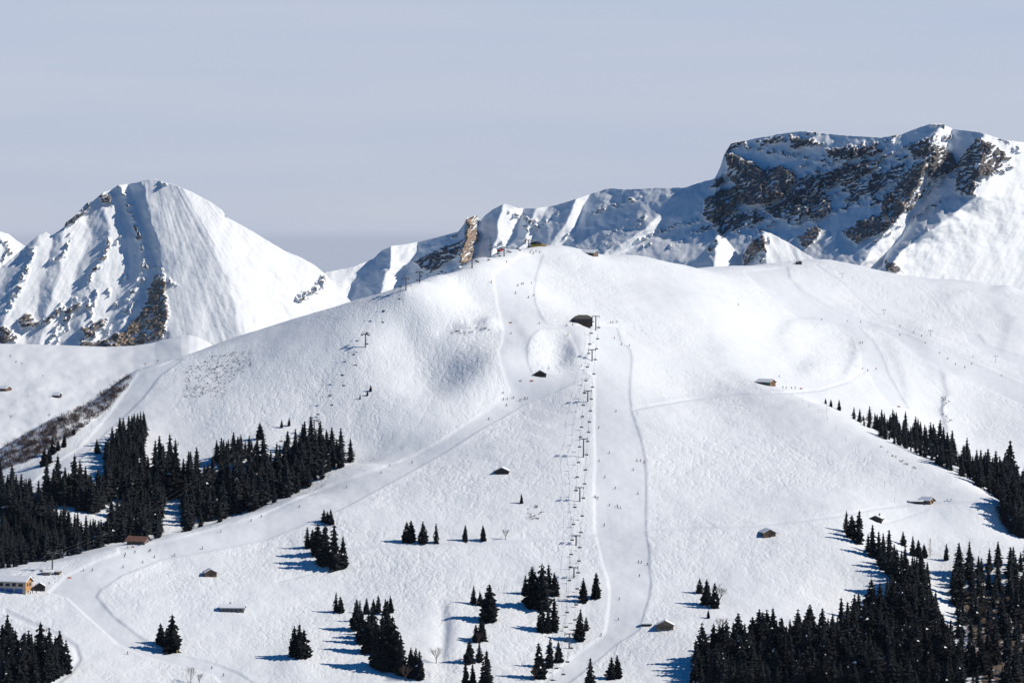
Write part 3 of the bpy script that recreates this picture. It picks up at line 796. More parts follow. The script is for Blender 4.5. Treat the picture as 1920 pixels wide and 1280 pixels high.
pr = random.Random(31)
CRAGS = []
for k in range(34):
    u = pr.uniform(5, 290); v = pr.uniform(430, 640)
    if v < 640 - (u + 40) * 0.75: continue
    L_ = pr.uniform(8, 34)
    CRAGS.append(([(u, v), (u - L_ * pr.uniform(.2, .6), v + L_)], pr.uniform(1.8, 4.0), pr.uniform(0.25, 0.42), pr.uniform(0, .3)))
mountain('snow_peak', 5200,
    [(-80, 560), (-30, 525), (0, 502), (20, 487), (50, 460), (73, 440), (85, 434), (97, 442), (110, 433), (121, 425), (123, 417), (140, 405), (152, 392), (163, 380), (173, 378), (183, 370), (193, 360), (210, 355), (222, 347), (260, 342), (270, 337), (290, 335), (307, 342), (323, 345), (360, 360), (397, 380), (417, 395), (425, 407), (467, 430), (500, 450), (533, 470), (563, 482), (590, 497), (608, 512), (640, 545), (680, 590)],
    680,
    [([(-80, 480), (-80, 660)], 26), ([(60, 430), (20, 500), (-10, 560), (-30, 640)], 22), ([(76, 430), (46, 500), (20, 560), (0, 640)], 0), ([(104, 430), (90, 500), (70, 560), (48, 650)], 20), ([(124, 410), (117, 480), (97, 560), (72, 650)], -2),
     ([(160, 385), (172, 440), (150, 500), (130, 560), (112, 650)], 22), ([(183, 360), (205, 430), (182, 500), (165, 560), (150, 650)], -6), ([(206, 345), (240, 420), (240, 500), (215, 560), (192, 650)], 20), ([(224, 340), (262, 440), (272, 490), (243, 560), (216, 650)], -8),
     ([(236, 335), (276, 440), (292, 500), (284, 560), (250, 650)], 6), ([(262, 330), (290, 430), (306, 510), (313, 570), (319, 650)], -36), ([(300, 330), (345, 460), (385, 560), (410, 650)], -28), ([(332, 340), (395, 440), (425, 520), (455, 650)], -36), ([(640, 480), (680, 650)], 110)],
    460, 230, 0.95, 0.75,
    [([(290, 515), (307, 510), (312, 560), (318, 590), (305, 632), (270, 645), (205, 655), (190, 640), (235, 617), (255, 600), (270, 575), (277, 545)], 0.40, 0.95, 10),
     ([(33, 597), (50, 585), (76, 604), (62, 614), (40, 611)], 0.5, 0.4, 8), ([(78, 600), (100, 590), (105, 598), (85, 608)], 0.46, 0.3, 6), ([(150, 618), (192, 600), (197, 615), (165, 632)], 0.5, 0.5, 8),
     ([(113, 582), (148, 566), (153, 575), (130, 590)], 0.48, 0.3, 7), ([(0, 612), (25, 618), (30, 640), (0, 650)], 0.45, 0.2, 6), ([(183, 366), (205, 362), (212, 385), (196, 384)], 0.48, 0.1, 4),
     ([(150, 640), (210, 636), (230, 652), (150, 660)], 0.46, 0.3, 4), ([(120, 420), (140, 404), (165, 398), (150, 412), (122, 428)], 0.5, 0.0, 5), ([(152, 392), (164, 379), (168, 386), (155, 396)], 0.5, 0.0, 4)],
    [([(205, 440), (197, 478), (182, 500)], 7, 0.48, 0.5), ([(180, 500), (168, 520), (165, 570), (175, 600)], 5, 0.42, 0.3), ([(268, 490), (258, 530), (240, 560), (228, 600)], 5, 0.45, 0.4), ([(222, 350), (235, 375), (252, 420), (262, 450), (275, 500)], 6, 0.40, 0.1),
     ([(133, 440), (122, 480), (98, 488)], 5, 0.40, 0.1), ([(60, 470), (40, 530), (15, 580)], 8, 0.38, 0.1), ([(290, 500), (330, 535)], 4, 0.36, 0.1), ([(200, 600), (165, 625)], 5, 0.40, 0.2), ([(420, 398), (425, 406)], 3, 0.48, 0.1),
     ([(560, 560), (590, 545), (605, 525)], 8, 0.42, 0.2), ([(300, 340), (312, 345)], 3, 0.4, 0), ([(140, 560), (120, 600), (90, 640)], 6, 0.38, 0.1)] + CRAGS,
    'pointed white mountain with rock ribs on its left flank', saw=0.40, fan=(270, 235))

mountain('distant_peak', 9000, [(-120, 470), (-60, 440), (-20, 430), (0, 434), (15, 438), (30, 450), (60, 470), (110, 500)], 620,
    [([(-120, 400), (-120, 640)], 60), ([(0, 430), (-20, 620)], -40), ([(110, 430), (110, 620)], 60)], 120, 70, 0.9, 3.0, [], [([(5, 450), (20, 470), (5, 490)], 6, 0.42, 0.1)],
    'small distant snow peak at the left edge')

sr = random.Random(77)
STREAKS = []
for k in range(58):
    u = sr.uniform(1310, 1700); v = sr.uniform(285, 470)
    if not (v > 330 or u > 1480) or (u > 1640 and v > 410): continue
    L_ = sr.uniform(25, 130); sl = sr.uniform(0.45, 0.68)
    STREAKS.append(([(u, v), (u + L_ * .5, v - sl * L_ * .5 + sr.uniform(-3, 3)), (u + L_, v - sl * L_)], sr.uniform(2.0, 6.5), sr.uniform(0.36, 0.55), 0.0))
for k in range(22):
    u = sr.uniform(780, 1290); v = sr.uniform(400, 470)
    L_ = sr.uniform(8, 26)
    STREAKS.append(([(u, v), (u + L_, v - L_ * .7)], sr.uniform(1.5, 3.0), sr.uniform(0.25, 0.4), 0.0))
mountain('cliff_massif', 6000,
    [(520, 600), (545, 582), (570, 556), (600, 522), (612, 510), (650, 503), (663, 500), (700, 485), (715, 470), (735, 461), (760, 458), (800, 450), (860, 434), (870, 420), (875, 408), (893, 402), (900, 415), (910, 403), (925, 392), (945, 382), (970, 390), (1000, 391), (1040, 385), (1090, 370), (1110, 363), (1140, 353), (1180, 355), (1230, 352), (1285, 352), (1310, 343), (1340, 335), (1350, 315), (1358, 290), (1370, 270), (1390, 265), (1430, 257), (1470, 250), (1500, 246), (1530, 248), (1570, 253), (1610, 255), (1650, 258), (1690, 252), (1720, 240), (1745, 232), (1765, 232), (1790, 243), (1830, 247), (1850, 252), (1880, 262), (1920, 267), (1980, 280), (2080, 300)],
    640,
    [([(500, 400), (500, 640)], 60), ([(612, 480), (600, 545), (576, 590), (560, 630)], 0), ([(712, 440), (690, 505), (660, 560), (630, 620)], 24), ([(738, 440), (728, 500), (713, 550), (690, 620)], -28), ([(790, 430), (775, 490), (750, 535), (720, 620)], 4),
     ([(876, 390), (870, 450), (858, 500), (840, 600)], -96), ([(903, 390), (898, 440), (888, 490), (870, 600)], -66), ([(945, 370), (935, 420), (925, 470), (900, 600)], -112), ([(985, 380), (960, 440), (940, 480), (915, 600)], -84), ([(1015, 380), (985, 440), (962, 480), (930, 600)], -110),
     ([(1035, 375), (1010, 430), (980, 480), (950, 600)], -98), ([(1088, 360), (1052, 430), (1015, 480), (980, 600)], -146), ([(1112, 350), (1080, 430), (1040, 485), (1000, 600)], -132), ([(1290, 340), (1210, 430), (1115, 485), (1060, 600)], -300), ([(1312, 330), (1240, 430), (1145, 490), (1090, 600)], -286),
     ([(1765, 225), (1745, 290), (1702, 390), (1655, 440), (1600, 510), (1560, 600)], -690), ([(1790, 225), (1775, 320), (1742, 352), (1690, 435), (1645, 505), (1600, 600)], -664), ([(1845, 240), (1830, 368), (1765, 420), (1704, 456), (1662, 506), (1620, 600)], -745), ([(2080, 270), (2080, 640)], -600)],
    900, 300, 0.95, 1.3,
    [([(1360, 283), (1407, 300), (1430, 317), (1467, 310), (1493, 333), (1470, 367), (1447, 380), (1413, 385), (1385, 378), (1380, 347), (1362, 325)], 0.56, 0.15, 26),
     ([(1320, 375), (1347, 357), (1383, 350), (1378, 397), (1340, 413), (1320, 410)], 0.54, 0.3, 18), ([(1478, 257), (1527, 260), (1545, 273), (1480, 279)], 0.54, 0.0, 12), ([(1547, 282), (1623, 270), (1652, 283), (1590, 301), (1555, 296)], 0.50, 0.0, 12),
     ([(1743, 288), (1748, 302), (1724, 345), (1698, 392), (1671, 428), (1655, 414), (1650, 388), (1680, 350), (1710, 313)], 0.52, 0.45, 16), ([(1747, 272), (1773, 275), (1802, 310), (1763, 335), (1740, 333)], 0.54, 0.1, 14), ([(1697, 395), (1742, 338), (1748, 342), (1704, 400)], 0.5, 0.1, 4),
     ([(1800, 300), (1830, 260), (1853, 263), (1897, 296), (1862, 324), (1829, 334), (1827, 372), (1793, 357)], 0.47, 0.2, 14), ([(1577, 435), (1613, 415), (1650, 398), (1667, 428), (1603, 458)], 0.50, 0.2, 10), ([(1493, 450), (1530, 418), (1538, 433), (1513, 467)], 0.46, 0.2, 10),
     ([(1420, 264), (1470, 254), (1475, 266), (1425, 275)], 0.42, 0.0, 5), ([(1340, 338), (1356, 330), (1360, 345), (1330, 355)], 0.42, 0.1, 5), ([(1455, 385), (1500, 345), (1560, 330), (1545, 360), (1560, 390), (1530, 412), (1470, 400)], 0.37, 0.0, 8), ([(1560, 330), (1620, 310), (1650, 300), (1640, 320), (1580, 350)], 0.34, 0.0, 4),
     ([(1500, 338), (1560, 318), (1620, 302), (1662, 292), (1642, 318), (1570, 347), (1520, 367)], 0.42, 0.0, 8), ([(1428, 388), (1480, 374), (1522, 396), (1500, 417), (1450, 407)], 0.38, 0.0, 6), ([(1590, 350), (1650, 325), (1700, 303), (1690, 332), (1640, 362), (1592, 384)], 0.32, 0.0, 6), ([(1330, 415), (1380, 402), (1440, 398), (1420, 420), (1350, 440)], 0.30, 0.0, 4),
     ([(876, 412), (893, 402), (899, 442), (891, 462), (882, 496), (860, 496), (870, 460)], 0.52, 1.0, 10), ([(775, 490), (830, 462), (866, 450), (858, 480), (800, 515)], 0.36, 0.0, 4), ([(1355, 262), (1395, 262), (1400, 272), (1362, 284)], 0.38, 0.0, 4), ([(1660, 490), (1672, 490), (1695, 512), (1660, 508)], 0.5, 0.2, 8), ([(1700, 270), (1745, 262), (1747, 290), (1712, 300)], 0.46, 0.1, 8)],
    [([(1112, 400), (1150, 385), (1200, 372)], 4, 0.46, 0), ([(560, 585), (585, 555), (600, 530)], 6, 0.42, 0.2), ([(1290, 440), (1340, 420), (1390, 400), (1440, 395)], 7, 0.40, 0), ([(1200, 450), (1260, 425), (1310, 415)], 6, 0.36, 0), ([(1420, 440), (1470, 405)], 5, 0.42, 0),
     ([(1480, 260), (1530, 248)], 4, 0.46, 0), ([(1500, 400), (1560, 370), (1615, 340)], 6, 0.42, 0), ([(1560, 400), (1620, 375), (1680, 340)], 5, 0.30, 0), ([(1790, 360), (1830, 345), (1900, 310)], 4, 0.42, 0), ([(1745, 236), (1770, 234)], 4, 0.44, 0.1), ([(960, 400), (1010, 420)], 8, 0.30, 0), ([(1700, 460), (1740, 430)], 3, 0.34, 0), ([(1880, 262), (1915, 285)], 5, 0.40, 0),
     ([(1470, 290), (1540, 300), (1600, 310)], 6, 0.40, 0), ([(1400, 280), (1450, 285), (1480, 290)], 6, 0.38, 0.1), ([(600, 560), (570, 590)], 8, 0.40, 0.1)] + STREAKS,
    'long rocky mountain massif with shaded cliffs and snow ledges', fl_dir=0.6, cap=4)

mountain('foothill', 4600, [(1250, 540), (1290, 500), (1320, 470), (1345, 440), (1362, 448), (1385, 478), (1400, 466), (1418, 440), (1430, 433), (1447, 438), (1480, 456), (1510, 475), (1540, 493), (1600, 540)], 600,
    [([(1250, 420), (1250, 600)], 30), ([(1300, 430), (1280, 600)], 10), ([(1345, 430), (1330, 600)], -20), ([(1392, 430), (1385, 600)], 24), ([(1430, 425), (1436, 470), (1440, 600)], -16), ([(1600, 430), (1600, 600)], 10)], 180, 80, 0.9, 1.4,
    [([(1402, 462), (1424, 440), (1444, 450), (1425, 475), (1390, 500)], 0.44, 0.3, 5)], [([(1440, 450), (1425, 490)], 6, 0.42, 0.3), ([(1330, 470), (1350, 445)], 5, 0.4, 0.3)],
    'small snow pyramid below the cliffs')

# far valley terrace at the left
nc, nr = 260, 150
uu = np.linspace(-120, 470, nc); tt = np.linspace(0, 1, nr)
topv = np.interp(uu, [-120, 0, 60, 200, 250, 290, 320, 340, 355, 370, 390, 420, 470], [642, 644, 645, 650, 648, 642, 634, 629, 628, 631, 641, 664, 720])
U = np.repeat(uu[None], nr, 0); V = 960 + (topv[None] - 960) * tt[:, None]
Dp = 2900 + 1400 * tt[:, None] ** 1.4 + 0 * U
Dp += 26 * fbm(U / 90, V / 40, 3, 131) + 2.5 * fbm(U / 12, V / 5, 3, 133) * sstep(640, 720, V)
P = np.stack([(U - 960) / FPX * Dp, Dp, CZ + (VH - V) / FPX * Dp], -1)
b_ = P[-1].copy(); b_[:, 1] += 300; b_[:, 2] -= 120
P = np.concatenate([P, b_[None]], 0)
me = np_mesh('far_terrace', P.reshape(-1, 3), grid_quads(nr + 1, nc))
me.materials.append(M['snow'])
tag(link_mesh('far_terrace', me), 'gentle snow terrace below the pointed peak', kind='structure')
FT_U, FT_V, FT_D = U, V, Dp
def far_at(u, v):
    j = int(np.argmin(abs(uu_ft - u)))
    i = int(np.argmin(abs(FT_V[:, j] - v)))
    D = FT_D[i, j]
    return Vector(((u - 960) / FPX * D, D, CZ + (VH - FT_V[i, j]) / FPX * D))
uu_ft = uu.copy()

# ------------------------------------------------------------------ object materials
def needle_mat():
    m, nt, b = new_mat('spruce_needles')
    N, L = nt.nodes, nt.links
    oi = N.new('ShaderNodeObjectInfo'); tc = N.new('ShaderNodeTexCoord')
    no = N.new('ShaderNodeTexNoise'); no.inputs['Scale'].default_value = 1.3; no.inputs['Detail'].default_value = 3
    L.new(tc.outputs['Object'], no.inputs['Vector'])
    rp = N.new('ShaderNodeValToRGB')
    rp.color_ramp.elements[0].position = 0.3; rp.color_ramp.elements[0].color = (0.004, 0.006, 0.010, 1)
    rp.color_ramp.elements[1].position = 0.75; rp.color_ramp.elements[1].color = (0.017, 0.019, 0.019, 1)
    L.new(no.outputs['Fac'], rp.inputs['Fac'])
    hs = N.new('ShaderNodeHueSaturation')
    mr = N.new('ShaderNodeMapRange'); mr.inputs['To Min'].default_value = 0.6; mr.inputs['To Max'].default_value = 1.9
    L.new(oi.outputs['Random'], mr.inputs['Value']); L.new(mr.outputs['Result'], hs.inputs['Value'])
    L.new(rp.outputs['Color'], hs.inputs['Color']); L.new(hs.outputs['Color'], b.inputs['Base Color'])
    b.inputs['Roughness'].default_value = 0.8; b.inputs['Specular IOR Level'].default_value = 0.1
    return m
M['needles'] = needle_mat()
M['bark'] = simple_mat('bark', (0.07, 0.055, 0.045), 0.9, 0.3, 4)
M['darktwigs'] = simple_mat('dark_alder_twigs', (0.05, 0.045, 0.045), 0.9, 0.3, 2)
M['twigs'] = simple_mat('bare_twigs', (0.15, 0.12, 0.105), 0.9, 0.3, 2)
M['redtwigs'] = simple_mat('reddish_twigs', (0.085, 0.058, 0.055), 0.9, 0.3, 2)
M['larch'] = simple_mat('larch_twigs', (0.24, 0.20, 0.16), 0.9, 0.3, 2)
M['darkwood'] = simple_mat('weathered_dark_wood', (0.055, 0.043, 0.038), 0.85, 0.3, 1.6)
M['brownwood'] = simple_mat('brown_timber', (0.17, 0.11, 0.075), 0.8, 0.3, 1.6)
M['lightwood'] = simple_mat('fresh_light_timber', (0.50, 0.28, 0.13), 0.7, 0.18, 1.6)
M['orangewood'] = simple_mat('orange_brown_timber', (0.30, 0.165, 0.085), 0.7, 0.18, 1.6)
M['palewood'] = simple_mat('pale_weathered_timber', (0.30, 0.225, 0.16), 0.85, 0.25, 1.6)
M['greywood'] = simple_mat('silvered_wood', (0.20, 0.19, 0.185), 0.85, 0.2, 1.6)
M['plaster'] = simple_mat('beige_plaster', (0.50, 0.44, 0.38), 0.85, 0.1, 1)
M['stone'] = simple_mat('foundation_stone', (0.30, 0.28, 0.26), 0.9, 0.2, 1.5)
M['glass'] = simple_mat('dark_window_glass', (0.03, 0.035, 0.045), 0.15, 0.1, 1)
M['bluepaint'] = simple_mat('blue_door_paint', (0.05, 0.13, 0.36), 0.5, 0.1, 1)
M['greenpaint'] = simple_mat('green_door_paint', (0.04, 0.18, 0.13), 0.5, 0.1, 1)
M['redpaint'] = simple_mat('red_paint', (0.32, 0.06, 0.05), 0.6, 0.1, 1)
M['rooftile'] = simple_mat('reddish_brown_roofing', (0.19, 0.10, 0.08), 0.8, 0.2, 1)
M['shingle'] = simple_mat('grey_shingle', (0.10, 0.095, 0.09), 0.85, 0.25, 1.5)
M['steel'] = simple_mat('galvanised_steel', (0.24, 0.25, 0.27), 0.55, 0.12, 1, metal=0.3)
M['darksteel'] = simple_mat('dark_painted_steel', (0.11, 0.112, 0.12), 0.5, 0.12, 1)
M['seat'] = simple_mat('dark_seat_padding', (0.035, 0.036, 0.042), 0.7, 0.1, 1)
M['yellow'] = simple_mat('yellow_padding', (0.62, 0.42, 0.06), 0.7, 0.1, 1)
M['orangecloth'] = simple_mat('orange_banner_cloth', (0.85, 0.22, 0.10), 0.8, 0.1, 1)
M['skin'] = simple_mat('skin', (0.55, 0.36, 0.27), 0.7, 0.05, 1)
for nm, c in (('black', (0.02, 0.02, 0.025)), ('navy', (0.02, 0.03, 0.08)), ('red', (0.35, 0.03, 0.03)), ('teal', (0.02, 0.12, 0.16)), ('grey', (0.12, 0.12, 0.13)), ('ochre', (0.4, 0.2, 0.04))):
    M['cl_' + nm] = simple_mat('ski_clothing_' + nm, c, 0.8, 0.1, 1)
PXM = lambda p: p.y / FPX      # metres to one photo pixel at a ground point

# ------------------------------------------------------------------ spruces
def spruce_mesh(seed, levels=17, per=8, slim=0.20, snow=0.05, simple=False):
    r = random.Random(seed)
    mb = MB()
    H = 1.0
    base = 0.05
    n = 7
    # ragged core
    for k in range(5):
        z0 = base + (H - base) * k / 5.0; z1 = z0 + (H - base) * 0.36
        r0 = slim * 0.62 * (1 - k / 5.0) ** 0.9; b = len(mb.v)
        for i in range(n):
            a = 2 * math.pi * i / n + k
            q = r0 * r.uniform(0.75, 1.15)
            mb.v.append((q * math.cos(a), q * math.sin(a), z0 + r.uniform(-0.02, 0.02)))
        mb.v.append((0, 0, min(z1, H * 0.985)))
        for i in range(n):
            mb.f.append((b + i, b + (i + 1) % n, b + n)); mb.m.append(0)
    lean = (r.uniform(-0.01, 0.01), r.uniform(-0.01, 0.01))
    for l in range(levels):
        t = (l + r.uniform(-0.25, 0.25)) / levels
        t = min(max(t, 0), 0.985)
        z = base + (H - base) * t
        R = slim * ((1 - t) ** 0.68) * (1.06 if t > 0.12 else 0.85) + 0.008
        m = max(4, int(per * (1 - 0.45 * t)))
        ph = r.uniform(0, 6.28)
        for i in range(m):
            a = ph + 2 * math.pi * (i + r.uniform(-0.3, 0.3)) / m
            L = R * r.uniform(0.72, 1.22)
            dr = r.uniform(0.22, 0.5) * L + 0.012
            ca, sa_ = math.cos(a), math.sin(a)
            w = L * r.uniform(0.26, 0.4)
            ox, oy = lean[0] * t, lean[1] * t
            P0 = (ox, oy, z + 0.01)
            mid = (ox + ca * L * 0.55, oy + sa_ * L * 0.55, z - dr * 0.25 + 0.008)
            lf = (ox + ca * L * 0.5 - sa_ * w, oy + sa_ * L * 0.5 + ca * w, z - dr * 0.75)
            rt = (ox + ca * L * 0.5 + sa_ * w, oy + sa_ * L * 0.5 - ca * w, z - dr * 0.75)
            tip = (ox + ca * L, oy + sa_ * L, z - dr * r.uniform(0.55, 0.95))
            dn = (ox + ca * L * 0.62, oy + sa_ * L * 0.62, z - dr * 1.45)
            sn = 1 if (r.random() < snow and t > 0.2) else 0
            b = len(mb.v)
            mb.v += [P0, mid, lf, rt, tip, dn]
            fs = [(0, 2, 1), (0, 1, 3), (1, 2, 4), (1, 4, 3)]
            if not simple: fs += [(1, 5, 4), (2, 5, 3)]
            for q, f in enumerate(fs):
                mb.f.append(tuple(b + x for x in f)); mb.m.append(sn if q == 2 else 0)
    mb.f.append((len(mb.v), len(mb.v) + 1, len(mb.v) + 2)); mb.m.append(0)
    mb.v += [(-0.006, 0, H - 0.05), (0.006, 0, H - 0.05), (lean[0], lean[1], H + 0.015)]
    me = bpy.data.meshes.new('spruce_crown')
    me.from_pydata(mb.v, [], mb.f)
    me.materials.append(M['needles']); me.materials.append(M['snow'])
    me.polygons.foreach_set('material_index', np.array(mb.m, dtype=np.int32))
    me.update()
    return me

CROWNS = [spruce_mesh(10 + k, 15 + k % 4, 8 + k % 2, (0.26, 0.225, 0.29, 0.245, 0.21, 0.27)[k], (0.012, 0.02, 0.016, 0.03, 0.012, 0.012)[k]) for k in range(6)] + [spruce_mesh(31, 12, 6, 0.20, 0.02), spruce_mesh(32, 21, 7, 0.27, 0.02), spruce_mesh(33, 10, 7, 0.30, 0.03)]
trunk_me = MB().tube((0, 0, -0.06), (0, 0, 0.5), 0.018, 0.010, 6).tube((0, 0, 0.5), (0, 0, 0.97), 0.010, 0.002, 5).mesh('trunk', M['bark'])
SIMPLE = [spruce_mesh(60 + k, 12, 7, (0.26, 0.235, 0.28, 0.22)[k], 0.012, True) for k in range(4)]

tree_rng = random.Random(5)
def spruce(p, h, label, group=None, var=None):
    o = empty('spruce_tree', p, tree_rng.uniform(0, 6.28))
    wd = tree_rng.uniform(0.84, 1.22)
    o.scale = (h * wd, h * wd, h * 1.04)
    k = tree_rng.randrange(len(CROWNS)) if var is None else var
    o.rotation_euler = (tree_rng.uniform(-.035, .035), tree_rng.uniform(-.035, .035), o.rotation_euler.z)
    link_mesh('crown', CROWNS[k], o)
    link_mesh('trunk', trunk_me, o)
    tag(o, label, 'tree', group or 'spruce trees')
    return o

# single trees and small clumps: u, v of the foot, height in photo pixels, label
SINGLE = [
    (607, 978, 24, 'left one of three small spruces above the mid slope clump'), (614, 980, 22, 'middle one of three small spruces above the mid slope clump'), (621, 983, 29, 'right one of three small spruces above the mid slope clump'),
    (577, 1027, 40, 'spruce at the left end of the mid slope clump'), (586, 1026, 34, 'shorter spruce second from left in the mid slope clump'), (597, 1040, 58, 'slender spruce third from left in the mid slope clump'), (607, 1058, 76, 'tall spruce in the middle of the mid slope clump'), (628, 1068, 86, 'tallest spruce of the mid slope clump'), (643, 1063, 58, 'spruce at the right end of the mid slope clump'),
    (762, 1015, 38, 'left one of the twin spruces opening the tree row along the traverse track'), (771, 1015, 40, 'right one of the twin spruces opening the tree row along the traverse track'), (793, 1017, 40, 'third spruce from the left in the row along the traverse track'), (818, 1017, 37, 'fourth spruce from the left in the row along the traverse track'), (872, 1014, 30, 'left one of the two stubby spruces further along the traverse track'), (906, 1013, 29, 'right one of the two stubby spruces further along the traverse track'),
    (978, 943, 18, 'tiny lone spruce below the dark half buried hut'),
    (629, 1147, 38, 'left one of two spruces standing above the big central clump'), (639, 1148, 31, 'right one of two spruces standing above the big central clump'),
    (553, 1229, 56, 'left spruce of the tight trio at bottom left of centre'), (562, 1233, 64, 'tallest middle spruce of the tight trio at bottom left of centre'), (571, 1230, 52, 'right spruce of the tight trio at bottom left of centre'),
    (888, 1132, 35, 'thin greyish spruce left of the tall pointed one'), (900, 1135, 27, 'short spruce squeezed beside the tall pointed one'), (917, 1163, 68, 'tall pointed spruce standing alone right of a greyish one'),
    (893, 1203, 33, 'left spruce above the pair at bottom centre'), (903, 1200, 40, 'right spruce above the pair at bottom centre'),
    (880, 1243, 45, 'spruce at the upper left of the bottom centre clump'), (899, 1240, 37, 'slim spruce at the upper right of the bottom centre clump'), (873, 1286, 46, 'spruce cut by the frame at left of the bottom centre clump'), (887, 1284, 40, 'spruce cut by the frame in the bottom centre clump'), (912, 1288, 70, 'tall spruce cut by the frame right of the bottom centre clump'),
    (984, 1113, 36, 'short spruce at the left of the clump beside the lower lift pylons'), (998, 1137, 75, 'tall spruce on the left of the clump beside the lower lift pylons'), (1018, 1140, 85, 'tallest spruce of the clump beside the lower lift pylons'), (1030, 1113, 56, 'spruce at the back of the clump beside the lower lift pylons'), (1040, 1115, 42, 'spruce at the right of the clump beside the lower lift pylons'),
    (1016, 1183, 52, 'left spruce of the trio below the lift side clump'), (1027, 1185, 50, 'middle spruce of the trio below the lift side clump'), (1039, 1182, 63, 'right and tallest spruce of the trio below the lift side clump'),
    (1093, 1128, 45, 'left spruce of the pair between lift line and wide piste'), (1117, 1120, 47, 'right bushier spruce of the pair between lift line and wide piste'), (1087, 1199, 57, 'larger spruce beside the lowest lift pylon'), (1099, 1181, 26, 'small spruce leaning on the larger one beside the lowest lift pylon'),
    (1012, 1271, 66, 'left spruce of the trio left of the lowest piste'), (1030, 1250, 56, 'middle spruce of the trio left of the lowest piste'), (1047, 1241, 40, 'small right spruce of the trio left of the lowest piste'),
    (1106, 1287, 55, 'open branched spruce at the lower edge right of the lowest piste'), (1146, 1272, 42, 'left spruce of the pair at the lower edge right of the piste'), (1158, 1271, 44, 'right spruce of the pair at the lower edge right of the piste'),
    (1312, 1111, 28, 'small left spruce of the trio above the right hand barn'), (1324, 1133, 48, 'tall middle spruce of the trio above the right hand barn'), (1340, 1139, 46, 'right spruce of the trio above the right hand barn'), (1328, 1158, 15, 'tiny spruce below the trio above the right hand barn'),
    (1586, 997, 40, 'left spruce at the lip of the snow gully'), (1597, 1007, 42, 'middle spruce at the lip of the snow gully'), (1609, 1018, 62, 'tallest spruce at the lip of the snow gully'),
    (1694, 1022, 27, 'lone small spruce in the snow gully'), (1712, 1042, 38, 'left spruce of the row in the snow gully beside a pale larch'), (1722, 1043, 32, 'middle spruce of the row in the snow gully beside a pale larch'), (1733, 1044, 26, 'short spruce touching the pale larch in the snow gully'), (1774, 1050, 32, 'single spruce right of the pale larch in the snow gully'),
    (302, 1207, 40, 'short left spruce of the pair beside the lower left piste'), (323, 1219, 69, 'tall right spruce of the pair beside the lower left piste'), (313, 1212, 36, 'small spruce between the pair beside the lower left piste'),
    (83, 873, 36, 'lowest spruce of the string beside the scrubby gully'), (92, 868, 30, 'second lowest spruce of the string beside the scrubby gully'), (99, 851, 34, 'tall middle spruce of the string beside the scrubby gully'), (109, 844, 20, 'small spruce of the string beside the scrubby gully'), (120, 838, 28, 'upper spruce of the string beside the scrubby gully'), (138, 815, 13, 'topmost tiny spruce of the string beside the scrubby gully'),
    (182, 850, 27, 'bushy spruce left of the upper forest tongue'), (265, 855, 28, 'lone slim spruce right of the upper forest tongue'),
    (488, 823, 31, 'plump lone spruce above the forest edge'), (528, 802, 16, 'left one of two little spruces climbing above the forest'), (542, 798, 16, 'right one of two little spruces climbing above the forest'), (478, 850, 18, 'small spruce below the plump lone one'),
    (695, 733, 12, 'top spruce of three tiny ones on the bare left flank'), (689, 741, 9, 'middle spruce of three tiny ones on the bare left flank'), (675, 748, 10, 'lowest spruce of three tiny ones on the bare left flank'),
    (1548, 757, 10, 'smallest spruce at the top end of the right hand ridge'), (1558, 762, 14, 'second spruce from the top of the right hand ridge'), (1573, 769, 20, 'third spruce from the top of the right hand ridge'),
]
CLUMP = [(668, 1180, 57), (674, 1166, 42), (687, 1150, 30), (700, 1150, 28), (709, 1148, 33), (732, 1147, 31), (723, 1152, 30), (690, 1223, 74), (680, 1205, 60), (707, 1250, 84), (727, 1254, 104), (740, 1256, 94), (753, 1264, 76), (770, 1268, 55), (778, 1270, 56), (788, 1273, 54), (700, 1196, 60), (717, 1228, 80), (735, 1225, 70), (724, 1190, 66)]
n_ind = 0
for u, v, h, lab in SINGLE:
    p = at(u, min(v, 1292))
    spruce(p, h * PXM(p), lab)
    n_ind += 1
ORD = ['first', 'second', 'third', 'fourth', 'fifth', 'sixth', 'seventh', 'eighth', 'ninth', 'tenth', 'eleventh', 'twelfth', 'thirteenth', 'fourteenth', 'fifteenth', 'sixteenth', 'seventeenth', 'eighteenth', 'nineteenth', 'twentieth']
def ordn(k):
    if k < 20: return ORD[k]
    tens = ['', '', 'twenty', 'thirty', 'forty', 'fifty', 'sixty', 'seventy', 'eighty'][(k + 1) // 10]
    if (k + 1) % 10 == 0: return tens[:-1] + 'ieth'
    return tens + '-' + ORD[(k + 1) % 10 - 1]
for q, (u, v, h) in enumerate(sorted(CLUMP)):
    p = at(u, v)
    spruce(p, h * PXM(p), '%s spruce from the left in the big dense clump beside the bare bush' % ordn(q), 'spruces of the big central clump')
    n_ind += 1

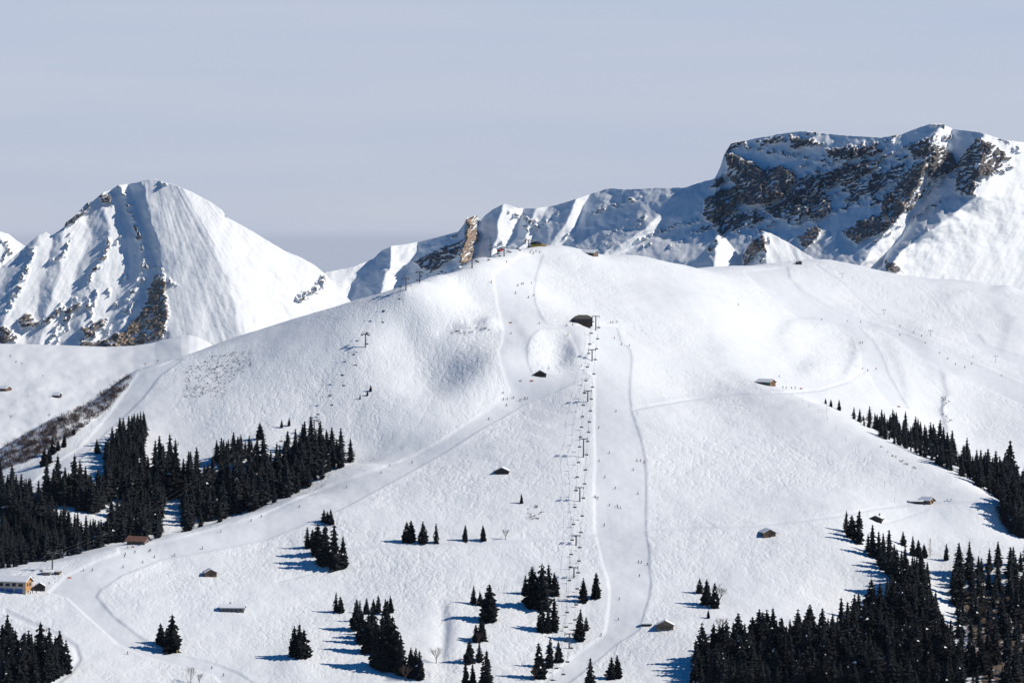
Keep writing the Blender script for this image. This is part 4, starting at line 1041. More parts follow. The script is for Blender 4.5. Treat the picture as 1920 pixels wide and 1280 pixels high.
# forests: foot outlines in the picture, height range in pixels, spacing, label
FORESTS = [
    ([(196, 862), (222, 838), (262, 803), (273, 812), (262, 850), (250, 905), (205, 905)], (34, 46), 6.0, 'dark spruce in the forest tongue climbing the left shoulder', 'forest tongue on the left shoulder'),
    ([(80, 932), (110, 925), (200, 925), (215, 940), (190, 957), (165, 962), (130, 948), (85, 944)], (42, 66), 8.0, 'dark spruce in the row above the small forest clearing at left', 'row above the forest clearing'),
    ([(205, 1000), (215, 915), (250, 885), (300, 878), (330, 878), (395, 895), (430, 880), (480, 870), (530, 862), (575, 838), (612, 848), (664, 866), (610, 893), (556, 926), (480, 956), (400, 982), (345, 998), (345, 960), (300, 975), (300, 1008), (210, 1018)], (32, 62), 9.2, 'dark spruce in the main forest behind the traverse piste', 'main left forest'),
    ([(0, 1068), (0, 1000), (60, 985), (110, 988), (200, 1012), (205, 1024), (130, 1042), (60, 1058)], (34, 50), 8.5, 'dark spruce in the forest above the lower lift station', 'forest above the lower lift station'),
    ([(0, 962), (0, 925), (30, 930), (60, 945), (92, 972), (70, 985), (20, 985)], (42, 64), 8.5, 'dark spruce in the forest corner at the left frame edge', 'forest corner at the left edge'),
    ([(405, 866), (420, 862), (455, 848), (474, 848), (472, 858), (440, 866), (418, 872)], (30, 44), 8.0, 'dark spruce jutting above the forest below the plump lone one', 'spruces above the forest edge'),
    ([(1588, 776), (1640, 790), (1700, 806), (1760, 838), (1830, 880), (1890, 905), (1925, 920), (1925, 960), (1890, 950), (1866, 932), (1800, 890), (1700, 843), (1660, 824), (1600, 786)], (22, 46), 5.5, 'dark spruce in the forest along the right hand ridge', 'forest along the right ridge'),
    ([(1880, 945), (1925, 930), (1925, 1010), (1895, 1000), (1880, 975)], (40, 66), 7.0, 'dark spruce in the forest corner at the right frame edge', 'forest corner at the right edge'),
    ([(1302, 1240), (1330, 1226), (1360, 1216), (1440, 1204), (1500, 1200), (1560, 1194), (1620, 1168), (1660, 1140), (1685, 1095), (1730, 1105), (1748, 1125), (1762, 1190), (1800, 1250), (1800, 1300), (1302, 1300)], (42, 68), 8.5, 'dark spruce in the large forest at the lower right', 'large lower right forest'),
    ([(1622, 1030), (1645, 1040), (1690, 1075), (1738, 1075), (1742, 1100), (1690, 1098), (1650, 1062)], (36, 52), 8.0, 'dark spruce along the edge of the snow gully', 'spruces along the snow gully'),
    ([(1785, 1100), (1800, 1072), (1850, 1060), (1925, 1050), (1925, 1300), (1800, 1300), (1800, 1200), (1790, 1150)], (34, 62), 17.0, 'dark spruce on the rocky slope at the right frame edge', 'forest on the rocky right slope'),
    ([(0, 1212), (40, 1235), (128, 1245), (126, 1262), (80, 1282), (0, 1296)], (48, 64), 8.5, 'dark spruce in the grove at the bottom left corner', 'grove at the bottom left corner'),
]
CLEAR = [[(298, 955), (346, 922), (346, 965), (310, 982)], [(195, 945), (228, 915), (226, 965), (196, 990)], [(1555, 1235), (1575, 1210), (1590, 1240), (1570, 1270)], [(1630, 1240), (1660, 1225), (1665, 1262), (1640, 1268)]]
def pip(u, v, poly):
    c = False; n = len(poly); j = n - 1
    for i in range(n):
        xi, yi = poly[i]; xj, yj = poly[j]
        if (yi > v) != (yj > v) and u < (xj - xi) * (v - yi) / (yj - yi) + xi: c = not c
        j = i
    return c
cand = []
fr = random.Random(11)
for poly, (h0, h1), sp, lab, grp in FORESTS:
    us = [p[0] for p in poly]; vs = [p[1] for p in poly]
    pts = []
    for k in range(5000):
        u = fr.uniform(min(us), max(us)); v = fr.uniform(min(vs), max(vs))
        if not pip(u, v, poly): continue
        if any(pip(u, v, c) for c in CLEAR): continue
        s = sp * fr.uniform(0.95, 1.6)
        if any((u - a) ** 2 + ((v - b) * 1.25) ** 2 < s * s for a, b in pts): continue
        pts.append((u, v))
        p = at(u, min(v, 1298))
        h = 1.1 * fr.uniform(h0 * 0.9, h1) * (1.22 if fr.random() < 0.14 else 1.0) * (0.66 if fr.random() < 0.22 else 1.0)
        if grp == 'forest along the right ridge': h = h * (0.55 + 0.85 * (u - 1590) / 330)
        cand.append((v * 0.06 + h, p, h * PXM(p), lab, grp, u, v - h))
cand.sort(key=lambda c: -c[0])
n_single = 300 - n_ind
tops = {}
for c in cand: tops.setdefault(c[4], []).append((c[5], c[6]))
solo = cand[:n_single]
def on_fringe(c): return not any(abs(c[5] - a) < 8 and b < c[6] - .01 for a, b in tops[c[4]])
fr_n = {}
for c in sorted(solo, key=lambda c: c[5]):
    _, p, h, lab, grp, u, tv = c
    if on_fringe(c):
        k = fr_n.get(grp, 0); fr_n[grp] = k + 1
        spruce(p, h, '%s spruce from the left fringing the %s' % (ordn(k), grp), grp)
    else:
        us_ = [a for a, b in tops[grp]]; vs_ = [b for a, b in tops[grp]]
        f = (u - min(us_)) / (max(us_) - min(us_) + 1e-6); g = (tv - min(vs_)) / (max(vs_) - min(vs_) + 1e-6)
        if len(us_) > 60: w_ = '%s %s' % ('upper' if g < .55 else 'lower', ('far left end', 'left part', 'middle', 'right part', 'far right end')[min(4, int(f * 5))])
        else: w_ = ('left half', 'right half')[f > .5]
        spruce(p, h, 'dark spruce inside the %s of the %s' % (w_, grp), grp)
# the rest of the woods as one mass
SV, SF, SM = [], [], []
base = 0
sm_np = []
for me in SIMPLE:
    co = np.empty(len(me.vertices) * 3, dtype=np.float32); me.vertices.foreach_get('co', co)
    idx = np.empty(len(me.polygons) * 3, dtype=np.int32); me.loops.foreach_get('vertex_index', idx)
    mi = np.empty(len(me.polygons), dtype=np.int32); me.polygons.foreach_get('material_index', mi)
    sm_np.append((co.reshape(-1, 3), idx.reshape(-1, 3), mi))
for _, p, h, lab, grp, _u, _t in cand[n_single:]:
    co, idx, mi = sm_np[fr.randrange(4)]
    a = fr.uniform(0, 6.28); wd = fr.uniform(0.9, 1.15) * h
    c, s = math.cos(a) * wd, math.sin(a) * wd
    SV.append(np.stack([co[:, 0] * c - co[:, 1] * s + p.x, co[:, 0] * s + co[:, 1] * c + p.y, co[:, 2] * h + p.z], -1))
    SF.append(idx + base); SM.append(mi); base += len(co)
if SV:
    me = np_mesh('spruce_forest', np.concatenate(SV), np.concatenate(SF), smooth=False)
    me.materials.append(M['needles']); me.materials.append(M['snow'])
    me.polygons.foreach_set('material_index', np.concatenate(SM))
    tag(link_mesh('spruce_forest', me), 'mass of dark spruces filling the forests behind the nearer trees', 'forest', kind='stuff')
print('TREES', n_ind, len(cand), n_single)

# ------------------------------------------------------------------ bare broadleaf trees, larch, shrubs
def bare_tree(p, h, label, mat, seed, spread=0.5, name='bare_tree', cat='tree'):
    r = random.Random(seed)
    o = empty(name, p, r.uniform(0, 6))
    tr_ = MB(); br_ = MB()
    tr_.tube((0, 0, -0.3), (0, 0, h * 0.32), h * 0.022, h * 0.015, 6)
    def grow(p0, d, L, rad, lev):
        p1 = p0 + d * L
        br_.tube(p0, p1, rad, rad * 0.6, 4 if lev < 2 else 3, cap=False)
        if lev >= 3: return
        for k in range(3):
            dd = (d + Vector((r.uniform(-1, 1), r.uniform(-1, 1), r.uniform(-0.25, 0.8))) * (spread * 1.1)).normalized()
            grow(p0 + d * L * r.uniform(0.55, 1.0), dd, L * r.uniform(0.6, 0.8), rad * 0.6, lev + 1)
    for k in range(7):
        a = 6.28 * k / 7 + r.uniform(-0.4, 0.4)
        grow(Vector((0, 0, h * r.uniform(0.12, 0.32))), Vector((math.cos(a) * spread, math.sin(a) * spread, 1)).normalized(), h * 0.29, h * 0.011, 0)
    tr_.build('trunk', mat, o); br_.build('crown', mat, o)
    tag(o, label, cat)
    return o
for u, v, h, lab, mt, sd in [
    (818, 1243, 36, 'round bare shrubby tree right of the big central clump', 'twigs', 1), (358, 1278, 33, 'larger bare tree at the lower edge beside the left piste', 'twigs', 2), (374, 1281, 24, 'smaller bare tree at the lower edge beside the left piste', 'twigs', 3),
    (948, 1011, 24, 'brownish bare tree ending the row along the traverse track', 'redtwigs', 4), (1347, 1136, 50, 'bare tree rising behind the trio above the right hand barn', 'twigs', 5), (1352, 1190, 40, 'pale bare tree at the edge of the lower right forest', 'twigs', 6),
    (1002, 1275, 32, 'reddish bare bush at the foot of the trio left of the lowest piste', 'redtwigs', 7), (898, 1206, 26, 'reddish bare bush in front of the two spruces at bottom centre', 'redtwigs', 8), (760, 1276, 40, 'reddish bare bush at the bottom of the big central clump', 'redtwigs', 9),
    (1838, 1165, 40, 'reddish bare tree on the rocky right slope, upper left one', 'redtwigs', 21), (1862, 1195, 36, 'reddish bare tree on the rocky right slope, middle one', 'redtwigs', 22), (1885, 1150, 38, 'reddish bare tree on the rocky right slope, upper right one', 'redtwigs', 23), (1898, 1235, 38, 'reddish bare tree on the rocky right slope, lower right one', 'redtwigs', 24), (1845, 1250, 36, 'reddish bare tree on the rocky right slope, lower left one', 'redtwigs', 25), (1372, 1284, 44, 'brownish bare tree in front of the lower right forest, left one', 'redtwigs', 26), (1420, 1288, 36, 'brownish bare tree in front of the lower right forest, right one', 'redtwigs', 27),
    (1585, 1000, 20, 'thin bare bush at the lip of the snow gully', 'redtwigs', 10), (272, 686, 9, 'round bare bush on the left shoulder skyline', 'twigs', 11), (296, 677, 8, 'second bare bush along the left shoulder skyline', 'twigs', 12), (332, 842, 16, 'bare bush between spruces at the forest edge below the flank', 'redtwigs', 13), (365, 868, 16, 'bare bush at the forest edge under the flank', 'redtwigs', 14)]:
    p = at(u, min(v, 1292))
    bare_tree(p, h * PXM(p), lab, M[mt], sd, 0.55)
def larch(p, h, label):
    r = random.Random(3)
    o = empty('larch_tree', p)
    MB().tube((0, 0, -0.3), (0, 0, h), h * 0.014, h * 0.003, 5).build('trunk', M['larch'], o)
    mb = MB()
    for k in range(90):
        t = r.uniform(0.12, 0.97); a = r.uniform(0, 6.28); L = h * 0.2 * (1 - t) ** 0.8 + 0.15
        e = Vector((math.cos(a) * L, math.sin(a) * L, h * t - L * 0.15))
        mb.tube((0, 0, h * t), e, 0.05, 0.02, 3, cap=False)
        for q in range(3):
            m_ = Vector((0, 0, h * t)).lerp(e, r.uniform(0.4, 1))
            mb.tube(m_, m_ + Vector((r.uniform(-.4, .4), r.uniform(-.4, .4), r.uniform(-.5, .1))), 0.03, 0.015, 3, cap=False)
    mb.build('crown', M['larch'], o)
    tag(o, label, 'tree')
p = at(1744, 1044); larch(p, 38 * PXM(p), 'pale leafless larch in the snow gully')

def scrub(name, spots, mat, label, hmin, hmax, seed, twigs=9):
    r = random.Random(seed); mb = MB()
    for p in spots:
        h = r.uniform(hmin, hmax)
        for k in range(twigs):
            a = r.uniform(0, 6.28); L = h * r.uniform(0.5, 1.0)
            b = p + Vector((r.uniform(-.5, .5) * h, r.uniform(-.5, .5) * h, -0.1))
            e = b + Vector((math.cos(a) * L * 0.6, math.sin(a) * L * 0.6, L))
            mb.tube(b, e, 0.07, 0.03, 3, cap=False)
            mb.tube(b.lerp(e, 0.5), b.lerp(e, 0.5) + Vector((r.uniform(-.5, .5) * L, r.uniform(-.5, .5) * L, L * 0.35)), 0.05, 0.02, 3, cap=False)
    o = mb.build(name, M[mat])
    tag(o, label, 'shrubs', kind='stuff')
def scatter(poly, n, seed, f=None):
    r = random.Random(seed); out = []
    us = [p[0] for p in poly]; vs = [p[1] for p in poly]
    while len(out) < n:
        u = r.uniform(min(us), max(us)); v = r.uniform(min(vs), max(vs))
        if pip(u, v, poly) and (f is None or f(u, v) > r.random()): out.append(at(u, v))
    return out
scrub('gully_scrub', scatter([(0, 842), (60, 810), (130, 772), (215, 722), (246, 702), (240, 722), (200, 768), (130, 820), (60, 862), (0, 882)], 880, 1, lambda u, v: 0.6 + 1.4 * float(perlin(np.array([u / 14.0]), np.array([v / 8.0]), 14)[0])), 'redtwigs', 'band of bare brown scrub filling the gully on the left shoulder', 1.6, 3.6, 1)
scrub('alder_scrub', scatter([(340, 745), (350, 690), (400, 665), (470, 655), (480, 680), (430, 720), (420, 745)], 520, 2, lambda u, v: 0.5 + 2.5 * float(perlin(np.array([u / 9.0]), np.array([v / 5.0]), 4)[0])), 'darktwigs', 'sparse low alder twigs poking through snow on the left flank', 0.3, 0.9, 2, 5)
scrub('slope_scrub', scatter([(980, 975), (985, 955), (1005, 948), (1020, 960), (1010, 975)], 16, 3) + scatter([(1760, 800), (1765, 740), (1778, 740), (1785, 800)], 12, 4) + scatter([(1630, 822), (1660, 842), (1690, 862), (1720, 880), (1690, 868)], 14, 5) + scatter([(840, 626), (880, 612), (925, 610), (920, 620), (870, 628)], 14, 6), 'redtwigs', 'scattered bare bushes on the open slopes', 0.7, 1.6, 3)

# ------------------------------------------------------------------ huts and stations
def chalet(name, u, v, W, L, hw, hr, rot, label, wall='darkwood', gable=None, roof='shingle', snow=0.35, windows=(), side_windows=(), doors=(), side_doors=(), chimney=False, base=None, balcony=False, over=0.6, p=None, cat='hut'):
    """ridge along local Y, entrance gable towards local -Y; W gable width, L ridge length, hw eaves height, hr roof rise"""
    if p is None: p = at(u, v)
    a = math.radians(rot)
    ext = abs(L * math.cos(a)) / 2 + abs(W * math.sin(a)) / 2
    o = empty(name, p + Vector((0, ext * 0.8, 0.0)), a)
    w, l = W / 2, L / 2
    zb = -3.0
    z0 = 0.0
    wl_ = MB().prism([(-w, zb), (w, zb), (w, hw), (0, hw + hr), (-w, hw)], 'y', -l, l)
    wall_o = wl_.build('wall', M[wall], o)
    if gable:
        MB().prism([(-w - .01, 0.2 if base is None else 1.0), (w + .01, 0.2 if base is None else 1.0), (w + .01, hw), (0, hw + hr), (-w - .01, hw)], 'y', -l - 0.06, -l - 0.003).build('gable_panel', M[gable], o)
    if base: MB().box(-w - .04, w + .04, -l - .08, l + .04, zb, 1.0).build('foundation', M[base], o)
    sl = math.hypot(w, hr); nx, nz = hr / sl, w / sl
    for sd in (-1, 1):
        e = (sd * (w + over), hw - hr / w * over)
        t = 0.16
        MB().prism([(0, hw + hr + .01), e, (e[0] + sd * nx * t, e[1] + nz * t), (0, hw + hr + .01 + t / nz)], 'y', -l - over, l + over).build('roof_panel', M[roof], o)
        if snow:
            s0 = t + 0.02; k = 0.97
            e2 = (sd * (w + over) * k, hw + hr - hr / w * (w + over) * k)
            c = (0, hw + hr + .02)
            r_ = MB()
            poly = [(0, c[1] + s0 / nz), (e2[0] + sd * nx * s0, e2[1] + nz * s0), (e2[0] + sd * nx * (s0 + snow * .75), e2[1] + nz * (s0 + snow * .75)), (e2[0] * .9 + sd * nx * (s0 + snow), (hw + hr - hr / w * (w + over) * k * .9) + nz * (s0 + snow)), (0, c[1] + (s0 + snow) / nz)]
            r_.prism(poly, 'y', -l - over * .92, l + over * .92).build('roof_snow', M['snow'], o)
    for x, z, ww, hh in windows:
        f = MB().box(x - ww / 2 - .1, x + ww / 2 + .1, -l - .14, -l - .07, z - .1, z + hh + .1).build('window', M['greywood'], o)
        MB().box(x - ww / 2, x + ww / 2, -l - .16, -l - .142, z, z + hh).build('pane', M['glass'], f)
    for x, z, ww, hh, mt in doors:
        MB().box(x - ww / 2, x + ww / 2, -l - .15, -l - .072, z, z + hh).build('door', M[mt], o)
    for sd, y, z, ww, hh in side_windows:
        xa, xb = (w + .02, w + .10) if sd > 0 else (-w - .10, -w - .02)
        f = MB().box(xa, xb, y - ww / 2 - .1, y + ww / 2 + .1, z - .1, z + hh + .1).build('window', M['greywood'], o)
        xa, xb = (w + .102, w + .12) if sd > 0 else (-w - .12, -w - .102)
        MB().box(xa, xb, y - ww / 2, y + ww / 2, z, z + hh).build('pane', M['glass'], f)
    for sd, y, z, ww, hh, mt in side_doors:
        xa, xb = (w + .02, w + .10) if sd > 0 else (-w - .10, -w - .02)
        MB().box(xa, xb, y - ww / 2, y + ww / 2, z, z + hh).build('door', M[mt], o)
    if chimney:
        MB().box(w * .3, w * .3 + .8, l * .2, l * .2 + .8, hw + hr * .3, hw + hr + 1.2).box(w * .3 - .1, w * .3 + .9, l * .2 - .1, l * .2 + .9, hw + hr + 1.2, hw + hr + 1.4).build('chimney', M['stone'], o)
    if balcony:
        b_ = MB().box(-w, w, -l - 1.0, -l - .1, hw * .5 - .12, hw * .5).box(-w, w, -l - 1.02, -l - .94, hw * .5 + .9, hw * .5 + 1.0)
        for k in range(9):
            x = -w + .1 + (2 * w - .2) * k / 8
            b_.box(x - .05, x + .05, -l - 1.0, -l - .95, hw * .5, hw * .5 + .9)
        b_.build('balcony', M[wall], o)
    tag(o, label, cat)
    return o

chalet('mountain_hut', 1012, 705, 7.6, 8, 1.3, 2.1, 4, 'dark gabled hut beside the bowl between the two pistes', 'darkwood', None, 'darkwood', 0.12, doors=[(0, .1, 1.6, 1.4, 'darkwood')])
chalet('mountain_hut', 942, 888, 8.2, 8, 1.6, 1.9, -6, 'dark half buried hut on the open slope left of the lift', 'darkwood', None, 'darkwood', 0.3, doors=[(-1, .1, 1.3, 1.5, 'darkwood')])
chalet('mountain_hut', 393, 1081, 6.6, 7, 2.3, 1.7, 12, 'brown hut with snowy roof above the long low barn', 'brownwood', None, 'darkwood', 0.3, windows=[(-1.6, 1.2, .8, .7), (1.4, 1.2, .8, .7)], doors=[(0, 0, 1.2, 1.9, 'darkwood')])
chalet('long_barn', 436, 1146, 6.5, 12.6, 1.9, 1.3, 86, 'long low grey barn under a thick white roof', 'greywood', None, 'shingle', 0.5, side_windows=[(-1, -4.5, .5, .8, .7), (-1, -2.2, .5, .8, .7), (-1, 0.2, .5, .8, .7), (-1, 2.4, .5, .8, .7), (-1, 4.6, .5, .8, .7)], chimney=True, cat='barn')
chalet('mountain_hut', 1440, 1007, 7.2, 8.5, 2.6, 1.8, 14, 'brown log hut with snowy roof in the middle of the right slope', 'brownwood', None, 'darkwood', 0.3, windows=[(-1.8, 1.4, .8, .8), (1.6, 1.4, .8, .8)], doors=[(0, 0, 1.3, 2, 'darkwood')])
chalet('mountain_hut', 1645, 978, 7, 8, 1.8, 1.5, -16, 'dark low hut under the path near the snow gully', 'darkwood', None, 'darkwood', 0.3, chimney=True)
chalet('alpine_barn', 1740, 945, 5.2, 7.5, 2.2, 1.6, 48, 'orange gabled hut at the right end of the path', 'brownwood', 'orangewood', 'darkwood', 0.3, windows=[(-1.4, 1.6, .9, .9), (1.4, 1.6, .9, .9)], doors=[(0, .2, 1.1, 1.9, 'darkwood')], cat='hut')
chalet('low_shed', 1718, 944, 3.4, 8.5, 1.2, .6, 84, 'low dark shed running left from the orange gabled hut', 'darkwood', None, 'darkwood', 0.25, over=.3, cat='shed')
chalet('ski_lodge', 1437, 722, 6.2, 11, 2.0, 1.6, 52, 'timber lodge with orange gable at the saddle path', 'brownwood', 'orangewood', 'brownwood', 0.25, windows=[(-2.0, 1.3, 1.2, 1.0), (2.0, 1.3, 1.2, 1.0)], doors=[(0, 0, 1.3, 2, 'darkwood')], side_doors=[(-1, -3.6, .2, 2.6, 1.9, 'greenpaint')], cat='lodge')
chalet('log_barn', 1248, 1180, 8.8, 8, 2.6, 2.2, -3, 'wide eaved timber barn beside the foot of the wide piste', 'palewood', None, 'darkwood', 0.08, windows=[(-2.6, .5, 1.0, .8), (-.9, .5, 1.0, .8), (.9, .5, 1.0, .8), (2.6, .5, 1.0, .8)], balcony=True, over=.9, cat='barn')
chalet('low_shed', 1213, 1173, 3.0, 5.2, .9, .5, 88, 'tiny low snow covered shed at the edge of the wide piste', 'darkwood', None, 'darkwood', 0.5, over=.25, cat='shed')
# lower left: lift station building, small hut, snow bar, forest edge lodge
chalet('station_building', 22, 1111, 8.5, 19, 6.0, 2.2, 72, 'beige lift station with blue garage doors and snowy roof', 'plaster', 'lightwood', 'brownwood', 0.55, windows=[(-1.7, 3.6, 1.4, 1.4), (1.3, 3.6, 1.8, 1.6)], base='plaster',
       side_windows=[(-1, -6.5, 3.6, 2.4, 1.3), (-1, -2.6, 3.6, 2.0, 1.6), (-1, 1.2, 3.6, 2.4, 1.3), (-1, 5.0, 3.6, 2.0, 1.6)], side_doors=[(-1, -5.4, -.2, 4.6, 2.5, 'bluepaint'), (-1, 0.0, -.2, 4.6, 2.5, 'bluepaint'), (-1, 5.4, -.2, 4.6, 2.5, 'bluepaint')], over=.9, cat='building')
chalet('small_hut', 74, 1107, 5.6, 5, 2.5, 1.7, 4, 'small dark gabled hut right of the lift station', 'darkwood', None, 'darkwood', 0.12, doors=[(-1.5, 0, 1.2, 1.9, 'darkwood')], windows=[(.9, .5, 2.0, .9)])
chalet('snow_bar', 86, 1078, 3.2, 4.6, 1.5, .7, 84, 'left snow bar shack below the big lift pylon', 'greywood', None, 'darkwood', 0.3, over=.3, cat='shack')
chalet('snow_bar', 108, 1077, 2.6, 3.0, 1.5, .6, 70, 'right smaller snow bar shack below the big lift pylon', 'brownwood', None, 'darkwood', 0.2, over=.3, cat='shack')
chalet('forest_lodge', 258, 1020, 7, 11, 2.2, 2.0, 70, 'red brown roofed lodge at the forest edge above the left piste', 'brownwood', 'greywood', 'rooftile', 0, doors=[(0, 0, 1.2, 1.9, 'darkwood')], side_windows=[(-1, -3, .8, 1.2, .8), (-1, 1, .8, 1.2, .8)], over=1.0, cat='lodge')
# summit
chalet('summit_restaurant', 1106, 478, 7, 10, 1.5, 1.7, 62, 'low summit restaurant with snowy roof on the skyline', 'brownwood', 'greywood', 'shingle', 0.3, windows=[(-1.5, .5, 1.2, .8), (1.5, .5, 1.2, .8)], chimney=True, cat='restaurant')
chalet('red_cabin', 938, 472, 3.0, 3.6, 1.7, .8, 30, 'tiny red cabin on the skyline beside the mast', 'redpaint', None, 'darkwood', 0.2, over=.3, cat='cabin')
chalet('drag_lift_cabin', 1498, 496, 3.6, 3.6, 2.0, .7, 20, 'small dark lift cabin on the right hand skyline', 'darkwood', None, 'darkwood', 0.15, over=.3, cat='cabin')

# chairlift mid station: broad hipped roof over glazed dark walls
p = at(1093, 608)
o = empty('lift_station_hut', p + Vector((0, 1.5, 1.6)), math.radians(4))
w, l = 6.0, 4.2
MB().box(-w, w, -l, l, -3, 2.3).build('wall', M['darkwood'], o)
rf = MB()
e0 = [(-w - .8, -l - .8, 2.1), (w + .8, -l - .8, 2.1), (w + .8, l + .8, 2.1), (-w - .8, l + .8, 2.1)]
e1 = [(-w + .9, -l + .6, 3.6), (w - .9, -l + .6, 3.6), (w - .9, l - .6, 3.6), (-w + .9, l - .6, 3.6)]
e2 = [(-w + 3.2, 0, 4.7), (w - 3.2, 0, 4.7)]
for k in range(4):
    rf.poly([e0[k], e0[(k + 1) % 4], e1[(k + 1) % 4], e1[k]])
rf.poly([e1[0], e1[1], e2[1], e2[0]]); rf.poly([e1[2], e1[3], e2[0], e2[1]]); rf.poly([e1[1], e1[2], e2[1]]); rf.poly([e1[3], e1[0], e2[0]]); rf.poly(e0[::-1])
rf.build('roof', M['shingle'], o)
for k in range(5):
    x = -w + 1.4 + k * 2.3
    f = MB().box(x - .8, x + .8, -l - .08, -l - .003, .5, 1.9).build('window', M['greywood'], o)
    MB().box(x - .7, x + .7, -l - .1, -l - .082, .6, 1.8).build('pane', M['glass'], f)
MB().box(-w - 3.6, -w - .02, -l + .5, l - 1, -1.5, .6).build('terrace', M['darkwood'], o)
tag(o, 'large dark lift station hut with broad hipped roof beside the piste', 'station')
# summit station: rounded shell with black glass front on a yellow base
p = at(1006, 462)
o = empty('summit_station', p + Vector((0, 4, -0.2)), math.radians(-8))
MB().prism([(-3.6, -2), (3.6, -2), (3.6, 1.5), (-3.6, 1.5)], 'y', -3, 3).build('base', M['yellow'], o)
arc = [(-3.9 + 7.8 * k / 10, 1.55 + 2.4 * math.sin(math.pi * min(max((k + .6) / 11.2, 0), 1)) ** .55) for k in range(11)]
MB().prism([(-3.9, 1.52)] + arc + [(3.9, 1.52)], 'y', -3.4, 3.4).build('shell', M['darksteel'], o)
MB().box(-2.8, .2, -3.5, -3.405, 1.8, 3.3).build('window_front', M['glass'], o)
MB().box(3.3, 7.0, -2.2, 2.2, -2, 1.2).build('loading_platform', M['plaster'], o)
MB().prism([(3.2, 1.3), (7.4, .9), (7.4, 1.15), (3.2, 2.3)], 'y', -2.6, 2.6).build('platform_roof', M['yellow'], o)
tag(o, 'rounded black and yellow top station on the summit skyline', 'station')
# radio mast
p = at(920, 474)
o = empty('radio_mast', p)
mh = 36 * PXM(p)
mb = MB()
for sx, sy_ in ((-.35, -.2), (.35, -.2), (0, .4)):
    mb.tube((sx, sy_, -1), (sx * .5, sy_ * .5, mh), .07, .05, 4)
mb.build('lattice_leg', M['darksteel'], o)
mb = MB()
for k in range(14):
    z = mh * k / 14; q = 1 - .5 * k / 14
    mb.tube((-.35 * q, -.2 * q, z), (.35 * q, -.2 * q, z + mh / 14), .04, n=3).tube((.35 * q, -.2 * q, z), (0, .4 * q, z + mh / 14), .04, n=3).tube((0, .4 * q, z), (-.35 * q, -.2 * q, z + mh / 14), .04, n=3)
mb.build('bracing', M['darksteel'], o)
for sx, z in ((-.9, .35), (.9, .42), (-.8, .55), (.7, .6)):
    MB().tube((sx * .3, 0, mh * z), (sx, 0, mh * z), .06, n=4).tube((sx, -.15, mh * z), (sx, .05, mh * z), .5, .5, 10).build('dish', M['darksteel'], o)
tag(o, 'tall thin radio mast with dishes on the summit skyline', 'mast')

# far left chalets on the terrace
for u, v, W, L, r_, lab, wm in ((6, 734, 9, 12, 60, 'brown chalet on the far terrace at the left edge', 'brownwood'), (106, 745, 6, 7, 70, 'tiny half buried barn on the far terrace', 'darkwood')):
    q = far_at(u, v)
    chalet('far_chalet', u, v, W, L, 2.4, 2.2, r_, lab, wm, None, 'darkwood', 0.5, windows=[(-1.5, 1, 1, 1), (1.5, 1, 1, 1)], p=q)
for k, (u, v, h) in enumerate(((19, 672, 9), (30, 683, 8), (41, 684, 7), (92, 783, 10), (20, 786, 10), (52, 745, 5), (80, 706, 5))):
    q = far_at(u, v)
    bare_tree(q, h * q.y / FPX, ('bare bush on the far terrace near its left edge, topmost', 'second bare bush down on the far terrace', 'third bare bush down on the far terrace', 'round bare bush on the far terrace above the scrub', 'round bare bush low on the far terrace at left', 'small bush in the middle of the far terrace', 'small bush on the far terrace by a track')[k], M['twigs'], 40 + k, .6, 'bare_bush', 'bush')

# ------------------------------------------------------------------ chairlifts
def pylon(p, h, d, label, group, arm=2.6, dark='darksteel', gantry=False):
    o = empty('lift_pylon', p, math.atan2(-d.x, d.y))
    MB().tube((0, 0, -1), (0, 0, h * .5), .38, .33, 8).tube((0, 0, h * .5), (0, 0, h), .33, .27, 8).build('mast', M[dark], o)
    MB().box(-arm, arm, -.18, .18, h - .15, h + .2).box(-arm * .6, arm * .6, -.12, .12, h + .2, h + .42).build('crossarm', M[dark], o)
    for sd in (-1, 1):
        t = MB().box(sd * arm - .14, sd * arm + .14, -1.7, 1.7, h - .42, h - .16)
        for k in range(6):
            y = -1.5 + k * .6
            t.tube((sd * arm - .22, y, h - .48), (sd * arm + .22, y, h - .48), .2, n=8)
        t.build('sheave_train', M[dark], o)
        MB().box(sd * arm - .45, sd * arm + .45, -1.9, 1.9, h + .62, h + .68).box(sd * arm - .06, sd * arm + .06, -.06, .06, h, h + .64).build('walkway', M[dark], o)
    if gantry:
        MB().tube((-arm, 0, h + .2), (-arm, 0, h + 1.6), .08, n=4).tube((arm, 0, h + .2), (arm, 0, h + 1.6), .08, n=4).tube((-arm, 0, h + 1.6), (arm, 0, h + 1.6), .08, n=4).build('gantry', M[dark], o)
    ld = MB()
    for k in range(int(h / .6)):
        ld.box(.36, .44, -.22, .22, .4 + k * .6, .46 + k * .6)
    ld.box(.36, .44, -.26, -.20, .2, h - .3).box(.36, .44, .20, .26, .2, h - .3).build('ladder', M[dark], o)
    tag(o, label, 'pylon', group)
    return o
